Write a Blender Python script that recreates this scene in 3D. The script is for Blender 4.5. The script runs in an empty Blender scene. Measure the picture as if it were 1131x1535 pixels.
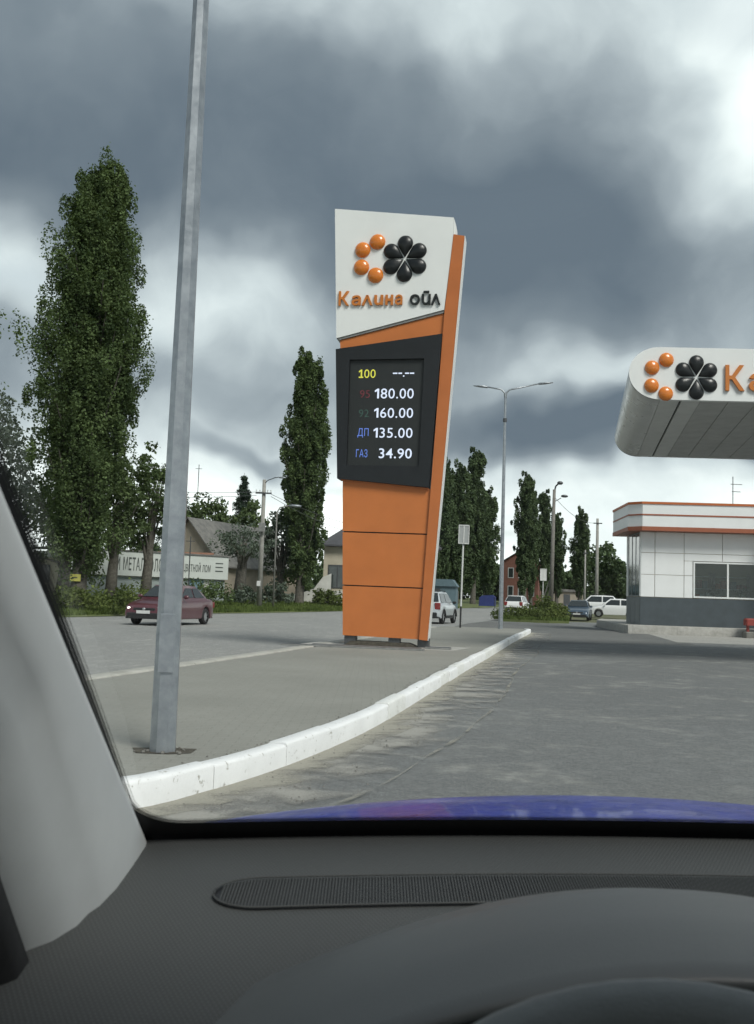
import bpy, math, random
import numpy as np
from mathutils import Vector, Matrix

# ------------------------------------------------------------------ camera, sky, sun, exposure
SC = bpy.context.scene
COL = SC.collection
rad = math.radians

cam = bpy.data.cameras.new('camera')
cam_o = bpy.data.objects.new('camera', cam)
COL.objects.link(cam_o)
cam.sensor_fit = 'HORIZONTAL'
cam.sensor_width = 36.0
cam.lens = 1450 / 1131 * 36.0
cam.clip_start = 0.02
cam.clip_end = 6000
cam.dof.use_dof = True
cam.dof.focus_distance = 22.0
cam.dof.aperture_fstop = 24.0
PITCH, ROLL = math.atan(128 / 1450), math.atan(0.033)
cam_o.matrix_world = (Matrix.Translation((0, 0, 1.25)) @ Matrix.Rotation(rad(90) + PITCH, 4, 'X')
                      @ Matrix.Rotation(ROLL, 4, 'Z'))
SC.camera = cam_o

SC.view_settings.view_transform = 'Standard'
SC.view_settings.look = 'None'
SC.view_settings.gamma = 1.0
SC.view_settings.exposure = 1.12
try:
    SC.view_settings.use_curve_mapping = False
except Exception:
    pass
SC.cycles.use_denoising = True
SC.cycles.max_bounces = 6
SC.cycles.diffuse_bounces = 3
SC.cycles.glossy_bounces = 3
SC.cycles.use_adaptive_sampling = True
SC.cycles.adaptive_threshold = 0.02
SC.cycles.transparent_max_bounces = 8
SC.cycles.caustics_reflective = False
SC.cycles.caustics_refractive = False
SC.cycles.sample_clamp_indirect = 6.0

SUN_AZ, SUN_EL = 146.0, 48.0          # azimuth measured clockwise from +Y, the driving direction
az, el = rad(SUN_AZ), rad(SUN_EL)
sun_dir = Vector((math.sin(az) * math.cos(el), math.cos(az) * math.cos(el), math.sin(el)))
sun = bpy.data.lights.new('sun', 'SUN')
sun.energy = 1.5
sun.angle = rad(22)
sun.color = (1.0, 0.965, 0.91)
sun_o = bpy.data.objects.new('sun', sun)
COL.objects.link(sun_o)
sun_o.rotation_euler = sun_dir.to_track_quat('Z', 'Y').to_euler()
sun_o.location = (20, -20, 40)


class NT:
    """small helper round a node tree"""
    def __init__(s, tree):
        s.t = tree
        s.t.nodes.clear()

    def n(s, kind, ins=None, **kw):
        nd = s.t.nodes.new(kind)
        for k, v in kw.items():
            setattr(nd, k, v)
        for k, v in (ins or {}).items():
            s.put(nd.inputs[k], v)
        return nd

    def put(s, sock, v):
        if hasattr(v, 'is_linked') or isinstance(v, bpy.types.NodeSocket):
            s.t.links.new(v, sock)
        elif isinstance(v, bpy.types.Node):
            s.t.links.new(v.outputs[0], sock)
        else:
            if sock.type == 'RGBA' and hasattr(v, '__len__') and len(v) == 3:
                v = (*v, 1.0)
            sock.default_value = v

    def math(s, op, a, b=0.0, c=None, clamp=False):
        nd = s.n('ShaderNodeMath', operation=op, use_clamp=clamp)
        s.put(nd.inputs[0], a)
        s.put(nd.inputs[1], b)
        if c is not None:
            s.put(nd.inputs[2], c)
        return nd.outputs[0]

    def vm(s, op, a, b=(0, 0, 0)):
        nd = s.n('ShaderNodeVectorMath', operation=op)
        s.put(nd.inputs[0], a)
        if op == 'SCALE':
            s.put(nd.inputs['Scale'], b)
        else:
            s.put(nd.inputs[1], b)
        return nd.outputs['Value'] if op in ('LENGTH', 'DOT_PRODUCT', 'DISTANCE') else nd.outputs['Vector']

    def noise(s, vec, scale, detail=4.0, rough=0.55, dist=0.0):
        nd = s.n('ShaderNodeTexNoise', {'Scale': scale, 'Detail': detail, 'Roughness': rough, 'Distortion': dist})
        if vec is not None:
            s.put(nd.inputs['Vector'], vec)
        return nd

    def ramp(s, fac, stops, interp='LINEAR'):
        nd = s.n('ShaderNodeValToRGB')
        cr = nd.color_ramp
        cr.interpolation = interp
        while len(cr.elements) < len(stops):
            cr.elements.new(0.5)
        for e, (p, c) in zip(cr.elements, stops):
            e.position = p
            e.color = (c, c, c, 1) if not hasattr(c, '__len__') else (*c[:3], 1)
        s.put(nd.inputs[0], fac)
        return nd.outputs[0]

    def smooth(s, v, a, b, lo=0.0, hi=1.0):
        nd = s.n('ShaderNodeMapRange', interpolation_type='SMOOTHSTEP')
        for i, x in enumerate((v, a, b, lo, hi)):
            s.put(nd.inputs[i], x)
        return nd.outputs[0]

    def mix(s, f, a, b, blend='MIX'):
        nd = s.n('ShaderNodeMix', data_type='RGBA', blend_type=blend)
        s.put(nd.inputs['Factor'], f)
        s.put(nd.inputs[6], a)
        s.put(nd.inputs[7], b)
        return nd.outputs[2]


def build_world():
    w = bpy.data.worlds.new('World')
    SC.world = w
    w.cycles.sampling_method = 'MANUAL'
    w.cycles.sample_map_resolution = 512
    w.use_nodes = True
    t = NT(w.node_tree)
    sky = t.n('ShaderNodeTexSky', sky_type='NISHITA', sun_disc=False)
    sky.sun_elevation = el
    sky.sun_rotation = az
    sky.air_density = 1.2
    sky.dust_density = 2.0
    d = t.n('ShaderNodeTexCoord').outputs['Generated']
    sep = t.n('ShaderNodeSeparateXYZ', {0: d})
    z = sep.outputs['Z']
    zz = t.math('ADD', t.math('MAXIMUM', z, 0.0), 0.16)
    flat = t.vm('DIVIDE', d, t.n('ShaderNodeCombineXYZ', {0: zz, 1: zz, 2: 1.0}).outputs[0])
    flat = t.vm('MULTIPLY', flat, (1, 1, 1.6))
    # domain warp so that no bank of cloud has a clean outline
    w1 = t.noise(d, 3.2, 2, 0.55).outputs['Color']
    w1 = t.vm('SCALE', t.vm('SUBTRACT', w1, (0.5, 0.5, 0.5)), 0.20)
    w2 = t.noise(d, 11.0, 2, 0.6).outputs['Color']
    w2 = t.vm('SCALE', t.vm('SUBTRACT', w2, (0.5, 0.5, 0.5)), 0.075)
    dw = t.vm('ADD', t.vm('ADD', d, w1), w2)
    big = t.noise(flat, 0.55, 4, 0.5).outputs['Fac']
    fine = t.noise(dw, 6.0, 7, 0.62).outputs['Fac']
    v = t.math('ADD', 0.36, t.math('MULTIPLY', t.math('SUBTRACT', big, 0.5), 0.50))
    v = t.math('ADD', v, t.math('MULTIPLY', t.math('SUBTRACT', fine, 0.5), 0.38))
    # banks of cloud: centre direction, half-width and half-height as tangents, amount
    banks = [
        (0.000, 0.985, 0.40, 0.62, 0.10, -0.24),    # long dark bank over the pylon
        (-0.26, 0.90, 0.42, 0.30, 0.14, -0.18),
        (0.17, 0.93, 0.335, 0.20, 0.085, -0.26),    # its dark right-hand part
        (0.40, 0.86, 0.47, 0.17, 0.125, 0.50),      # bright break, upper right
        (0.30, 0.90, 0.40, 0.12, 0.07, 0.14),
        (0.06, 0.83, 0.56, 0.30, 0.06, 0.16),       # paler top
        (-0.20, 0.93, 0.285, 0.13, 0.055, 0.32),    # cumulus behind the lamp post
        (-0.375, 0.90, 0.31, 0.07, 0.06, 0.32),
        (-0.36, 0.92, 0.215, 0.10, 0.04, -0.10),
        (0.22, 0.965, 0.165, 0.20, 0.032, -0.46),   # blue-grey band low on the right
        (0.42, 0.90, 0.18, 0.15, 0.030, -0.25),
        (0.26, 0.95, 0.225, 0.13, 0.035, 0.18),
        (-0.10, 0.98, 0.14, 0.20, 0.06, 0.20),
        (-0.13, 0.97, 0.16, 0.05, 0.012, -0.22),
    ]
    for cx, cy, cz, rx, rz, a in banks:
        q = t.vm('MULTIPLY', t.vm('SUBTRACT', dw, (cx, cy, cz)), (1 / rx, 1.4, 1 / rz))
        L = t.vm('LENGTH', q)
        v = t.math('ADD', v, t.smooth(L, 0.25, 1.45, a, 0.0))
    # the open strip of paler sky along the horizon, all the way round
    zs = t.n('ShaderNodeSeparateXYZ', {0: dw}).outputs['Z']
    v = t.math('ADD', v, t.smooth(zs, 0.085, 0.185, 0.46, 0.0))
    col = t.ramp(v, [(0.02, (0.076, 0.098, 0.122)), (0.26, (0.122, 0.147, 0.170)), (0.44, (0.205, 0.236, 0.258)),
                     (0.64, (0.37, 0.41, 0.425)), (0.83, (0.57, 0.61, 0.605)), (1.0, (0.78, 0.81, 0.78))])
    # a little clear sky in the thinnest breaks
    clear = t.smooth(t.noise(flat, 1.3, 2).outputs['Fac'], 0.60, 0.72, 0.0, 0.30)
    skyc = t.mix(1.0, sky.outputs[0], (0.05, 0.05, 0.05), 'MULTIPLY')
    col = t.mix(t.math('MULTIPLY', clear, t.smooth(v, 0.5, 0.8)), col, skyc)
    bg = t.n('ShaderNodeBackground', {'Color': col, 'Strength': 0.92})
    out = t.n('ShaderNodeOutputWorld', {'Surface': bg.outputs[0]})


build_world()

# ------------------------------------------------------------------ helpers
rng = np.random.default_rng(7)
random.seed(7)
M = {}


def mat(name, col, rough=0.7, var=0.12, scale=6.0, bump=0.0, bscale=40.0, metal=0.0, spec=0.4, coat=0.0,
        col2=None, emit=None, estr=0.0, coords='Object', flake=0.0):
    m = bpy.data.materials.new(name)
    m.use_nodes = True
    t = NT(m.node_tree)
    co = t.n('ShaderNodeTexCoord').outputs[coords]
    n1 = t.noise(co, scale, 6, 0.6).outputs['Fac']
    if col2 is None:
        a = [max(0, c * (1 - var)) for c in col]
        b = [min(1, c * (1 + var)) for c in col]
    else:
        a, b = col, col2
    c = t.ramp(n1, [(0.32, a), (0.68, b)])
    bs = t.n('ShaderNodeBsdfPrincipled', {'Base Color': c, 'Metallic': metal, 'Specular IOR Level': spec})
    n2 = t.noise(co, scale * 2.7, 4, 0.6).outputs['Fac']
    t.put(bs.inputs['Roughness'], t.smooth(n2, 0.2, 0.8, max(0.02, rough - 0.08), min(1, rough + 0.08)))
    if coat:
        t.put(bs.inputs['Coat Weight'], coat)
        t.put(bs.inputs['Coat Roughness'], 0.06)
    if emit:
        t.put(bs.inputs['Emission Color'], emit)
        t.put(bs.inputs['Emission Strength'], estr)
    if bump:
        b_ = t.n('ShaderNodeBump', {'Strength': bump, 'Distance': 0.02, 'Height': t.noise(co, bscale, 5, 0.6).outputs['Fac']})
        t.put(bs.inputs['Normal'], b_.outputs[0])
    t.n('ShaderNodeOutputMaterial', {'Surface': bs.outputs[0]})
    M[name] = m
    return m


class MB:
    """collects faces; build() links them as one mesh object"""
    def __init__(s):
        s.v, s.f, s.mi = [], [], []
        s.cur = 0

    def add(s, vs, fs):
        o = len(s.v)
        s.v += [tuple(p) for p in vs]
        for f in fs:
            s.f.append(tuple(i + o for i in f))
            s.mi.append(s.cur)
        return s

    def box(s, x0, x1, y0, y1, z0, z1):
        vs = [(x0, y0, z0), (x1, y0, z0), (x1, y1, z0), (x0, y1, z0), (x0, y0, z1), (x1, y0, z1), (x1, y1, z1), (x0, y1, z1)]
        return s.add(vs, [(0, 3, 2, 1), (4, 5, 6, 7), (0, 1, 5, 4), (1, 2, 6, 5), (2, 3, 7, 6), (3, 0, 4, 7)])

    def bbox(s, x0, x1, y0, y1, z0, z1, b=0.01):
        """box with bevelled vertical and top edges"""
        b = min(b, (x1 - x0) * 0.45, (y1 - y0) * 0.45, (z1 - z0) * 0.45)
        def ring(i, z):
            return [(x0 + b + i, y0 + i, z), (x1 - b - i, y0 + i, z), (x1 - i, y0 + b + i, z), (x1 - i, y1 - b - i, z),
                    (x1 - b - i, y1 - i, z), (x0 + b + i, y1 - i, z), (x0 + i, y1 - b - i, z), (x0 + i, y0 + b + i, z)]
        rs = [ring(0, z0), ring(0, z1 - b), ring(b * 0.9, z1)]
        return s.rings(rs, True, True)

    def rings(s, rs, cap0=True, cap1=True, closed=True):
        n = len(rs[0])
        vs = [p for r in rs for p in r]
        fs = []
        m = n if closed else n - 1
        for k in range(len(rs) - 1):
            for i in range(m):
                j = (i + 1) % n
                fs.append((k * n + i, k * n + j, (k + 1) * n + j, (k + 1) * n + i))
        if cap0:
            fs.append(tuple(range(n - 1, -1, -1)))
        if cap1:
            fs.append(tuple((len(rs) - 1) * n + i for i in range(n)))
        return s.add(vs, fs)

    def tube(s, pts, r, n=8, cap=True):
        pts = [Vector(p) for p in pts]
        rr = r if hasattr(r, '__len__') else [r] * len(pts)
        rs = []
        up = None
        for i, p in enumerate(pts):
            a = pts[max(0, i - 1)]
            b = pts[min(len(pts) - 1, i + 1)]
            d = (b - a).normalized()
            if up is None:
                up = Vector((1, 0, 0)) if abs(d.x) < 0.9 else Vector((0, 1, 0))
            x = (up - d * up.dot(d)).normalized()
            up = x
            y = d.cross(x)
            rs.append([p + (x * math.cos(q) + y * math.sin(q)) * rr[i] for q in [2 * math.pi * k / n for k in range(n)]])
        return s.rings(rs, cap, cap)

    def prism(s, poly, y0, y1):
        """polygon in x,z extruded along y"""
        n = len(poly)
        vs = [(x, y0, z) for x, z in poly] + [(x, y1, z) for x, z in poly]
        fs = [tuple(range(n)), tuple(range(2 * n - 1, n - 1, -1))]
        for i in range(n):
            j = (i + 1) % n
            fs.append((j, i, n + i, n + j))
        return s.add(vs, fs)

    def slab(s, poly, z0, z1):
        n = len(poly)
        vs = [(x, y, z0) for x, y in poly] + [(x, y, z1) for x, y in poly]
        fs = [tuple(range(n - 1, -1, -1)), tuple(range(n, 2 * n))]
        for i in range(n):
            j = (i + 1) % n
            fs.append((i, j, n + j, n + i))
        return s.add(vs, fs)

    def sphere(s, c, r, nu=12, nv=8, sc=(1, 1, 1)):
        rs = []
        for k in range(1, nv):
            a = math.pi * k / nv
            rs.append([(c[0] + r * sc[0] * math.sin(a) * math.cos(2 * math.pi * i / nu),
                        c[1] + r * sc[1] * math.sin(a) * math.sin(2 * math.pi * i / nu),
                        c[2] - r * sc[2] * math.cos(a)) for i in range(nu)])
        return s.rings(rs, True, True)

    def build(s, name, m, parent=None, smooth=False, loc=None):
        me = bpy.data.meshes.new(name)
        me.from_pydata(s.v, [], s.f)
        ms = m if isinstance(m, (list, tuple)) else [m]
        for x in ms:
            me.materials.append(M[x] if isinstance(x, str) else x)
        if len(ms) > 1:
            me.polygons.foreach_set('material_index', s.mi)
        if smooth:
            me.polygons.foreach_set('use_smooth', [True] * len(me.polygons))
        me.validate()
        me.update()
        return link(name, me, parent, loc)


def link(name, me, parent=None, loc=None):
    o = bpy.data.objects.new(name, me)
    COL.objects.link(o)
    if parent is not None:
        o.parent = parent
    if loc is not None:
        o.location = loc
    return o


def autosmooth(o, ang=35):
    me = o.data
    me.polygons.foreach_set('use_smooth', [True] * len(me.polygons))
    try:
        me.set_sharp_from_angle(angle=rad(ang))
    except Exception:
        pass
    return o


def tag(o, label=None, cat=None, group=None, kind=None):
    if label:
        o['label'] = label
    if cat:
        o['category'] = cat
    if group:
        o['group'] = group
    if kind:
        o['kind'] = kind
    return o


def empty(name, loc=(0, 0, 0), rz=0.0, label=None, cat=None, group=None, kind=None):
    o = bpy.data.objects.new(name, None)
    COL.objects.link(o)
    o.location = loc
    o.rotation_euler = (0, 0, rz)
    o.empty_display_size = 0.2
    return tag(o, label, cat, group, kind)


def copy_tree(o, parent=None):
    c = o.copy()
    COL.objects.link(c)
    c.parent = parent
    for ch in list(o.children):
        copy_tree(ch, c)
    return c


def text_mesh(name, body, m, parent, box, depth=0.01, y=0.0, bold=0.0, back=0.0, spacing=1.0):
    """lettering fitted into box (x0, x1, z0, z1), facing -y"""
    cu = bpy.data.curves.new('t', 'FONT')
    cu.body = body
    cu.size = 1.0
    cu.offset = bold
    cu.extrude = 0.5
    cu.space_character = spacing
    cu.resolution_u = 4
    ob = bpy.data.objects.new('t', cu)
    COL.objects.link(ob)
    bpy.context.view_layer.update()
    dg = bpy.context.evaluated_depsgraph_get()
    me = bpy.data.meshes.new_from_object(ob.evaluated_get(dg))
    bpy.data.objects.remove(ob)
    bpy.data.curves.remove(cu)
    n = len(me.vertices)
    a = np.empty(n * 3)
    me.vertices.foreach_get('co', a)
    a = a.reshape(-1, 3)
    lo, hi = a.min(0), a.max(0)
    x0, x1, z0, z1 = box
    b = np.empty_like(a)
    b[:, 0] = x0 + (a[:, 0] - lo[0]) / (hi[0] - lo[0]) * (x1 - x0)
    b[:, 2] = z0 + (a[:, 1] - lo[1]) / (hi[1] - lo[1]) * (z1 - z0)
    b[:, 1] = y - np.where(a[:, 2] > 0, depth, -back)
    me.vertices.foreach_set('co', b.ravel())
    me.materials.clear()
    me.materials.append(M[m])
    me.update()
    return link(name, me, parent)


def terr(y):
    return 0.006 * min(max(0.0, y - 60.0), 260.0)


def lerp_poly(P, y):
    for (xa, ya), (xb, yb) in zip(P, P[1:]):
        if ya <= y <= yb:
            return xa + (xb - xa) * (y - ya) / (yb - ya)
    return P[-1][0]


# ------------------------------------------------------------------ materials
def asphalt(name, c0, c1, dust, dust_amt, sx=1.0, sy=1.0):
    m = bpy.data.materials.new(name)
    m.use_nodes = True
    t = NT(m.node_tree)
    co = t.n('ShaderNodeTexCoord').outputs['Object']
    st = t.vm('MULTIPLY', co, (sx, sy, 1))
    n1 = t.noise(st, 0.8, 6, 0.66, 0.4).outputs['Fac']
    n2 = t.noise(st, 0.13, 4, 0.6).outputs['Fac']
    n4 = t.noise(st, 3.6, 5, 0.68).outputs['Fac']
    n3 = t.noise(co, 85, 3, 0.75).outputs['Fac']
    n5 = t.noise(co, 16, 5, 0.72).outputs['Fac']
    n6 = t.noise(co, 42, 3, 0.7).outputs['Fac']
    c = t.ramp(n2, [(0.3, c0), (0.7, c1)])
    c = t.mix(t.smooth(n5, 0.35, 0.7, 0.0, 0.6), c, tuple(x * 0.66 for x in c0))
    c = t.mix(t.smooth(n6, 0.50, 0.66, 0.0, 0.38), c, tuple(x * 1.5 for x in c1))
    c = t.mix(t.smooth(n6, 0.46, 0.32, 0.0, 0.40), c, tuple(x * 0.5 for x in c0))
    c = t.mix(t.smooth(n4, 0.50, 0.68, 0.0, 0.35), c, tuple(x * 1.35 for x in c1))
    f = t.math('MULTIPLY', t.smooth(n1, 0.48, 0.66), t.smooth(n4, 0.40, 0.66, 0.12, 1.0))
    f = t.math('MULTIPLY', f, t.smooth(n2, 0.30, 0.55, 0.45, 1.0))
    c = t.mix(t.math('MULTIPLY', f, dust_amt), c, dust)
    c = t.mix(t.smooth(n3, 0.52, 0.72, 0.0, 0.65), c, tuple(min(0.6, x * 2.0) for x in c1))
    c = t.mix(t.smooth(n3, 0.46, 0.30, 0.0, 0.5), c, tuple(x * 0.35 for x in c0))
    bs = t.n('ShaderNodeBsdfPrincipled', {'Base Color': c, 'Roughness': 0.88, 'Specular IOR Level': 0.3})
    b = t.n('ShaderNodeBump', {'Strength': 0.6, 'Distance': 0.012, 'Height': t.math('ADD', n3, t.math('MULTIPLY', n5, 0.8))})
    t.put(bs.inputs['Normal'], b.outputs[0])
    t.n('ShaderNodeOutputMaterial', {'Surface': bs.outputs[0]})
    M[name] = m


asphalt('forecourt_asphalt', (0.138, 0.144, 0.144), (0.186, 0.193, 0.191), (0.44, 0.435, 0.39), 0.5, 0.9, 1.0)
asphalt('road_asphalt', (0.235, 0.238, 0.230), (0.295, 0.297, 0.285), (0.44, 0.43, 0.40), 0.5, 1.3, 0.5)
asphalt('new_asphalt', (0.115, 0.118, 0.116), (0.150, 0.153, 0.148), (0.30, 0.30, 0.27), 0.4, 0.6, 1.2)
asphalt('concrete_apron', (0.30, 0.295, 0.27), (0.38, 0.372, 0.34), (0.44, 0.43, 0.39), 0.5, 0.5, 1.0)


def pavement_mat():
    m = bpy.data.materials.new('pavement')
    m.use_nodes = True
    t = NT(m.node_tree)
    co = t.n('ShaderNodeTexCoord').outputs['Object']
    n1 = t.noise(co, 0.45, 6, 0.62).outputs['Fac']
    n2 = t.noise(co, 7, 6, 0.65).outputs['Fac']
    n3 = t.noise(co, 150, 3, 0.6).outputs['Fac']
    c = t.ramp(n1, [(0.3, (0.235, 0.235, 0.212)), (0.7, (0.290, 0.290, 0.262))])
    c = t.mix(t.smooth(n2, 0.4, 0.7, 0.0, 0.25), c, (0.20, 0.197, 0.172))
    c = t.mix(t.smooth(n3, 0.45, 0.8, 0.0, 0.3), c, (0.37, 0.365, 0.33))
    br = t.n('ShaderNodeTexBrick', {'Vector': co, 'Scale': 1.0, 'Mortar Size': 0.006, 'Brick Width': 0.2, 'Row Height': 0.1,
                                    'Color1': (0, 0, 0, 1), 'Color2': (0.35, 0.35, 0.35, 1), 'Mortar': (1, 1, 1, 1), 'Mortar Smooth': 0.3})
    c = t.mix(t.math('MULTIPLY', br.outputs['Fac'], 0.28), c, (0.16, 0.155, 0.14))
    bs = t.n('ShaderNodeBsdfPrincipled', {'Base Color': c, 'Roughness': 0.9, 'Specular IOR Level': 0.25})
    h = t.math('SUBTRACT', t.math('MULTIPLY', n3, 0.5), br.outputs['Fac'])
    b = t.n('ShaderNodeBump', {'Strength': 0.5, 'Distance': 0.006, 'Height': h})
    t.put(bs.inputs['Normal'], b.outputs[0])
    t.n('ShaderNodeOutputMaterial', {'Surface': bs.outputs[0]})
    M['pavement'] = m


def dust_mat(name, col, lo, hi, sx, sy, seed=0.0):
    m = bpy.data.materials.new(name)
    m.use_nodes = True
    t = NT(m.node_tree)
    tc = t.n('ShaderNodeTexCoord')
    co = tc.outputs['Object']
    uv = tc.outputs['UV']
    st = t.vm('MULTIPLY', t.vm('ADD', co, (seed, seed, 0)), (sx, sy, 1))
    n1 = t.noise(st, 1.0, 5, 0.55).outputs['Fac']
    n4 = t.noise(co, 60, 4, 0.7).outputs['Fac']
    u = t.n('ShaderNodeSeparateXYZ', {0: uv}).outputs['X']
    f = t.math('ADD', n1, t.math('MULTIPLY', u, 0.30))
    f = t.math('ADD', f, t.math('MULTIPLY', t.math('SUBTRACT', n4, 0.5), 0.25))
    f = t.smooth(f, lo, hi, 0.0, 0.85)
    c = t.ramp(n4, [(0.3, tuple(x * 0.8 for x in col)), (0.7, col)])
    bs = t.n('ShaderNodeBsdfPrincipled', {'Base Color': c, 'Roughness': 0.95, 'Specular IOR Level': 0.1})
    tr = t.n('ShaderNodeBsdfTransparent')
    mx = t.n('ShaderNodeMixShader', {0: f, 1: tr.outputs[0], 2: bs.outputs[0]})
    t.n('ShaderNodeOutputMaterial', {'Surface': mx.outputs[0]})
    M[name] = m


def leaf_mat(name, c_dark, c_light, trans=0.28):
    m = bpy.data.materials.new(name)
    m.use_nodes = True
    t = NT(m.node_tree)
    ri = t.n('ShaderNodeNewGeometry').outputs['Random Per Island']
    co = t.n('ShaderNodeTexCoord').outputs['Object']
    n = t.noise(co, 0.8, 3, 0.6).outputs['Fac']
    f = t.math('ADD', t.math('MULTIPLY', ri, 0.34), t.math('MULTIPLY', t.smooth(n, 0.35, 0.65), 0.66))
    c = t.ramp(f, [(0.0, c_dark), (0.75, c_light), (1.0, tuple(x * 1.35 for x in c_light))])
    d = t.n('ShaderNodeBsdfPrincipled', {'Base Color': c, 'Roughness': 0.7, 'Specular IOR Level': 0.15})
    tl = t.n('ShaderNodeBsdfTranslucent', {'Color': t.mix(0.5, c, (0.10, 0.14, 0.015))})
    mx = t.n('ShaderNodeMixShader', {0: trans, 1: d.outputs[0], 2: tl.outputs[0]})
    t.n('ShaderNodeOutputMaterial', {'Surface': mx.outputs[0]})
    M[name] = m


def glass_mat(name, tint=(0.96, 0.985, 0.97), refl=1.0):
    m = bpy.data.materials.new(name)
    m.use_nodes = True
    t = NT(m.node_tree)
    fr = t.n('ShaderNodeFresnel', {'IOR': 1.45})
    co = t.n('ShaderNodeTexCoord').outputs['Object']
    sm = t.smooth(t.noise(co, 2.2, 6, 0.65).outputs['Fac'], 0.42, 0.85, 0.008, 0.026)
    tr = t.n('ShaderNodeBsdfTransparent', {'Color': tint})
    gl = t.n('ShaderNodeBsdfGlossy', {'Color': (1, 1, 1), 'Roughness': 0.015})
    df = t.n('ShaderNodeBsdfDiffuse', {'Color': (0.6, 0.62, 0.58)})
    mx = t.n('ShaderNodeMixShader', {0: t.math('MULTIPLY', fr.outputs[0], refl, clamp=True), 1: tr.outputs[0], 2: gl.outputs[0]})
    m2 = t.n('ShaderNodeMixShader', {0: sm, 1: mx.outputs[0], 2: df.outputs[0]})
    t.n('ShaderNodeOutputMaterial', {'Surface': m2.outputs[0]})
    M[name] = m


pavement_mat()
dust_mat('kerb_dust', (0.42, 0.41, 0.375), 0.50, 0.80, 1.5, 1.5)
dust_mat('gutter_dust', (0.40, 0.385, 0.33), 0.46, 0.70, 0.8, 2.4, 5.0)
dust_mat('seam_dust', (0.34, 0.33, 0.285), 0.62, 0.95, 1.6, 1.6, 9.0)
leaf_mat('poplar_leaf', (0.036, 0.062, 0.026), (0.116, 0.165, 0.066), 0.32)
leaf_mat('far_leaf', (0.042, 0.068, 0.035), (0.105, 0.150, 0.072), 0.26)
leaf_mat('light_leaf', (0.045, 0.070, 0.030), (0.120, 0.165, 0.070), 0.30)
leaf_mat('silver_leaf', (0.060, 0.085, 0.065), (0.155, 0.190, 0.150), 0.30)
leaf_mat('spruce_leaf', (0.020, 0.036, 0.026), (0.050, 0.075, 0.050), 0.10)
leaf_mat('shrub_leaf', (0.050, 0.075, 0.022), (0.130, 0.165, 0.050), 0.30)
leaf_mat('grass_blade', (0.060, 0.095, 0.024), (0.130, 0.175, 0.048), 0.30)
mat('ground', (0.085, 0.105, 0.045), 0.95, scale=0.3, col2=(0.14, 0.13, 0.08), bump=0.5, bscale=6)
mat('verge_soil', (0.085, 0.115, 0.035), 0.95, scale=0.35, col2=(0.13, 0.145, 0.06), bump=0.5, bscale=8)
mat('bark', (0.060, 0.055, 0.045), 0.95, scale=7, col2=(0.14, 0.13, 0.11), bump=1.0, bscale=18)
mat('whitewash', (0.70, 0.71, 0.70), 0.85, scale=3, col2=(0.86, 0.87, 0.865), bump=0.35, bscale=30)
mat('whitewash_worn', (0.60, 0.60, 0.56), 0.9, scale=9, col2=(0.80, 0.80, 0.78), bump=0.4, bscale=30)
def chipped(name, paint, under, lo, hi):
    m = bpy.data.materials.new(name)
    m.use_nodes = True
    t = NT(m.node_tree)
    co = t.n('ShaderNodeTexCoord').outputs['Object']
    n1 = t.noise(co, 2.2, 6, 0.7).outputs['Fac']
    n2 = t.noise(co, 26, 5, 0.7).outputs['Fac']
    n3 = t.noise(co, 5.5, 4, 0.6).outputs['Fac']
    c = t.ramp(n1, [(0.3, tuple(x * 0.90 for x in paint)), (0.6, paint)])
    f = t.smooth(t.math('ADD', n2, t.math('MULTIPLY', t.math('SUBTRACT', n3, 0.5), 0.6)), lo, hi)
    c = t.mix(f, c, under)
    bs = t.n('ShaderNodeBsdfPrincipled', {'Base Color': c, 'Roughness': 0.85, 'Specular IOR Level': 0.25})
    h = t.math('SUBTRACT', t.math('MULTIPLY', n2, 0.6), f)
    b = t.n('ShaderNodeBump', {'Strength': 0.45, 'Distance': 0.006, 'Height': h})
    t.put(bs.inputs['Normal'], b.outputs[0])
    t.n('ShaderNodeOutputMaterial', {'Surface': bs.outputs[0]})
    M[name] = m


chipped('whitewash', (0.82, 0.83, 0.83), (0.42, 0.41, 0.37), 0.63, 0.71)
chipped('whitewash_worn', (0.76, 0.77, 0.75), (0.40, 0.39, 0.35), 0.60, 0.70)
mat('pale_kerb', (0.34, 0.335, 0.30), 0.95, scale=4, col2=(0.47, 0.46, 0.42), bump=0.4, bscale=30)
mat('galvanised', (0.27, 0.295, 0.32), 0.42, scale=9, col2=(0.40, 0.425, 0.45), metal=0.7, spec=0.5)
mat('dark_steel', (0.10, 0.105, 0.11), 0.5, metal=0.6, scale=12)
mat('zinc', (0.20, 0.205, 0.20), 0.55, scale=8, col2=(0.30, 0.30, 0.29), metal=0.4)
mat('concrete', (0.30, 0.295, 0.27), 0.95, scale=5, col2=(0.42, 0.41, 0.385), bump=0.3, bscale=25)
mat('soil', (0.055, 0.048, 0.038), 1.0, scale=14, col2=(0.11, 0.10, 0.08), bump=1.0, bscale=30)
mat('pylon_white', (0.76, 0.775, 0.76), 0.45, var=0.03, scale=1.2, spec=0.4)
mat('pylon_orange', (0.52, 0.165, 0.045), 0.48, var=0.07, scale=1.6, spec=0.35)
mat('fin_orange', (0.48, 0.148, 0.042), 0.48, var=0.06, scale=1.6, spec=0.35)
mat('pylon_black', (0.007, 0.0095, 0.012), 0.6, var=0.15, scale=3)
mat('screen', (0.018, 0.021, 0.021), 0.5, var=0.08, scale=3)
mat('ball_orange', (0.66, 0.19, 0.02), 0.28, var=0.04, spec=0.5, coat=0.4)
mat('ball_black', (0.007, 0.009, 0.010), 0.36, var=0.1, spec=0.4, coat=0.1)
mat('letter_orange', (0.52, 0.17, 0.03), 0.5, var=0.05)
mat('letter_black', (0.012, 0.015, 0.015), 0.45, var=0.05)
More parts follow.
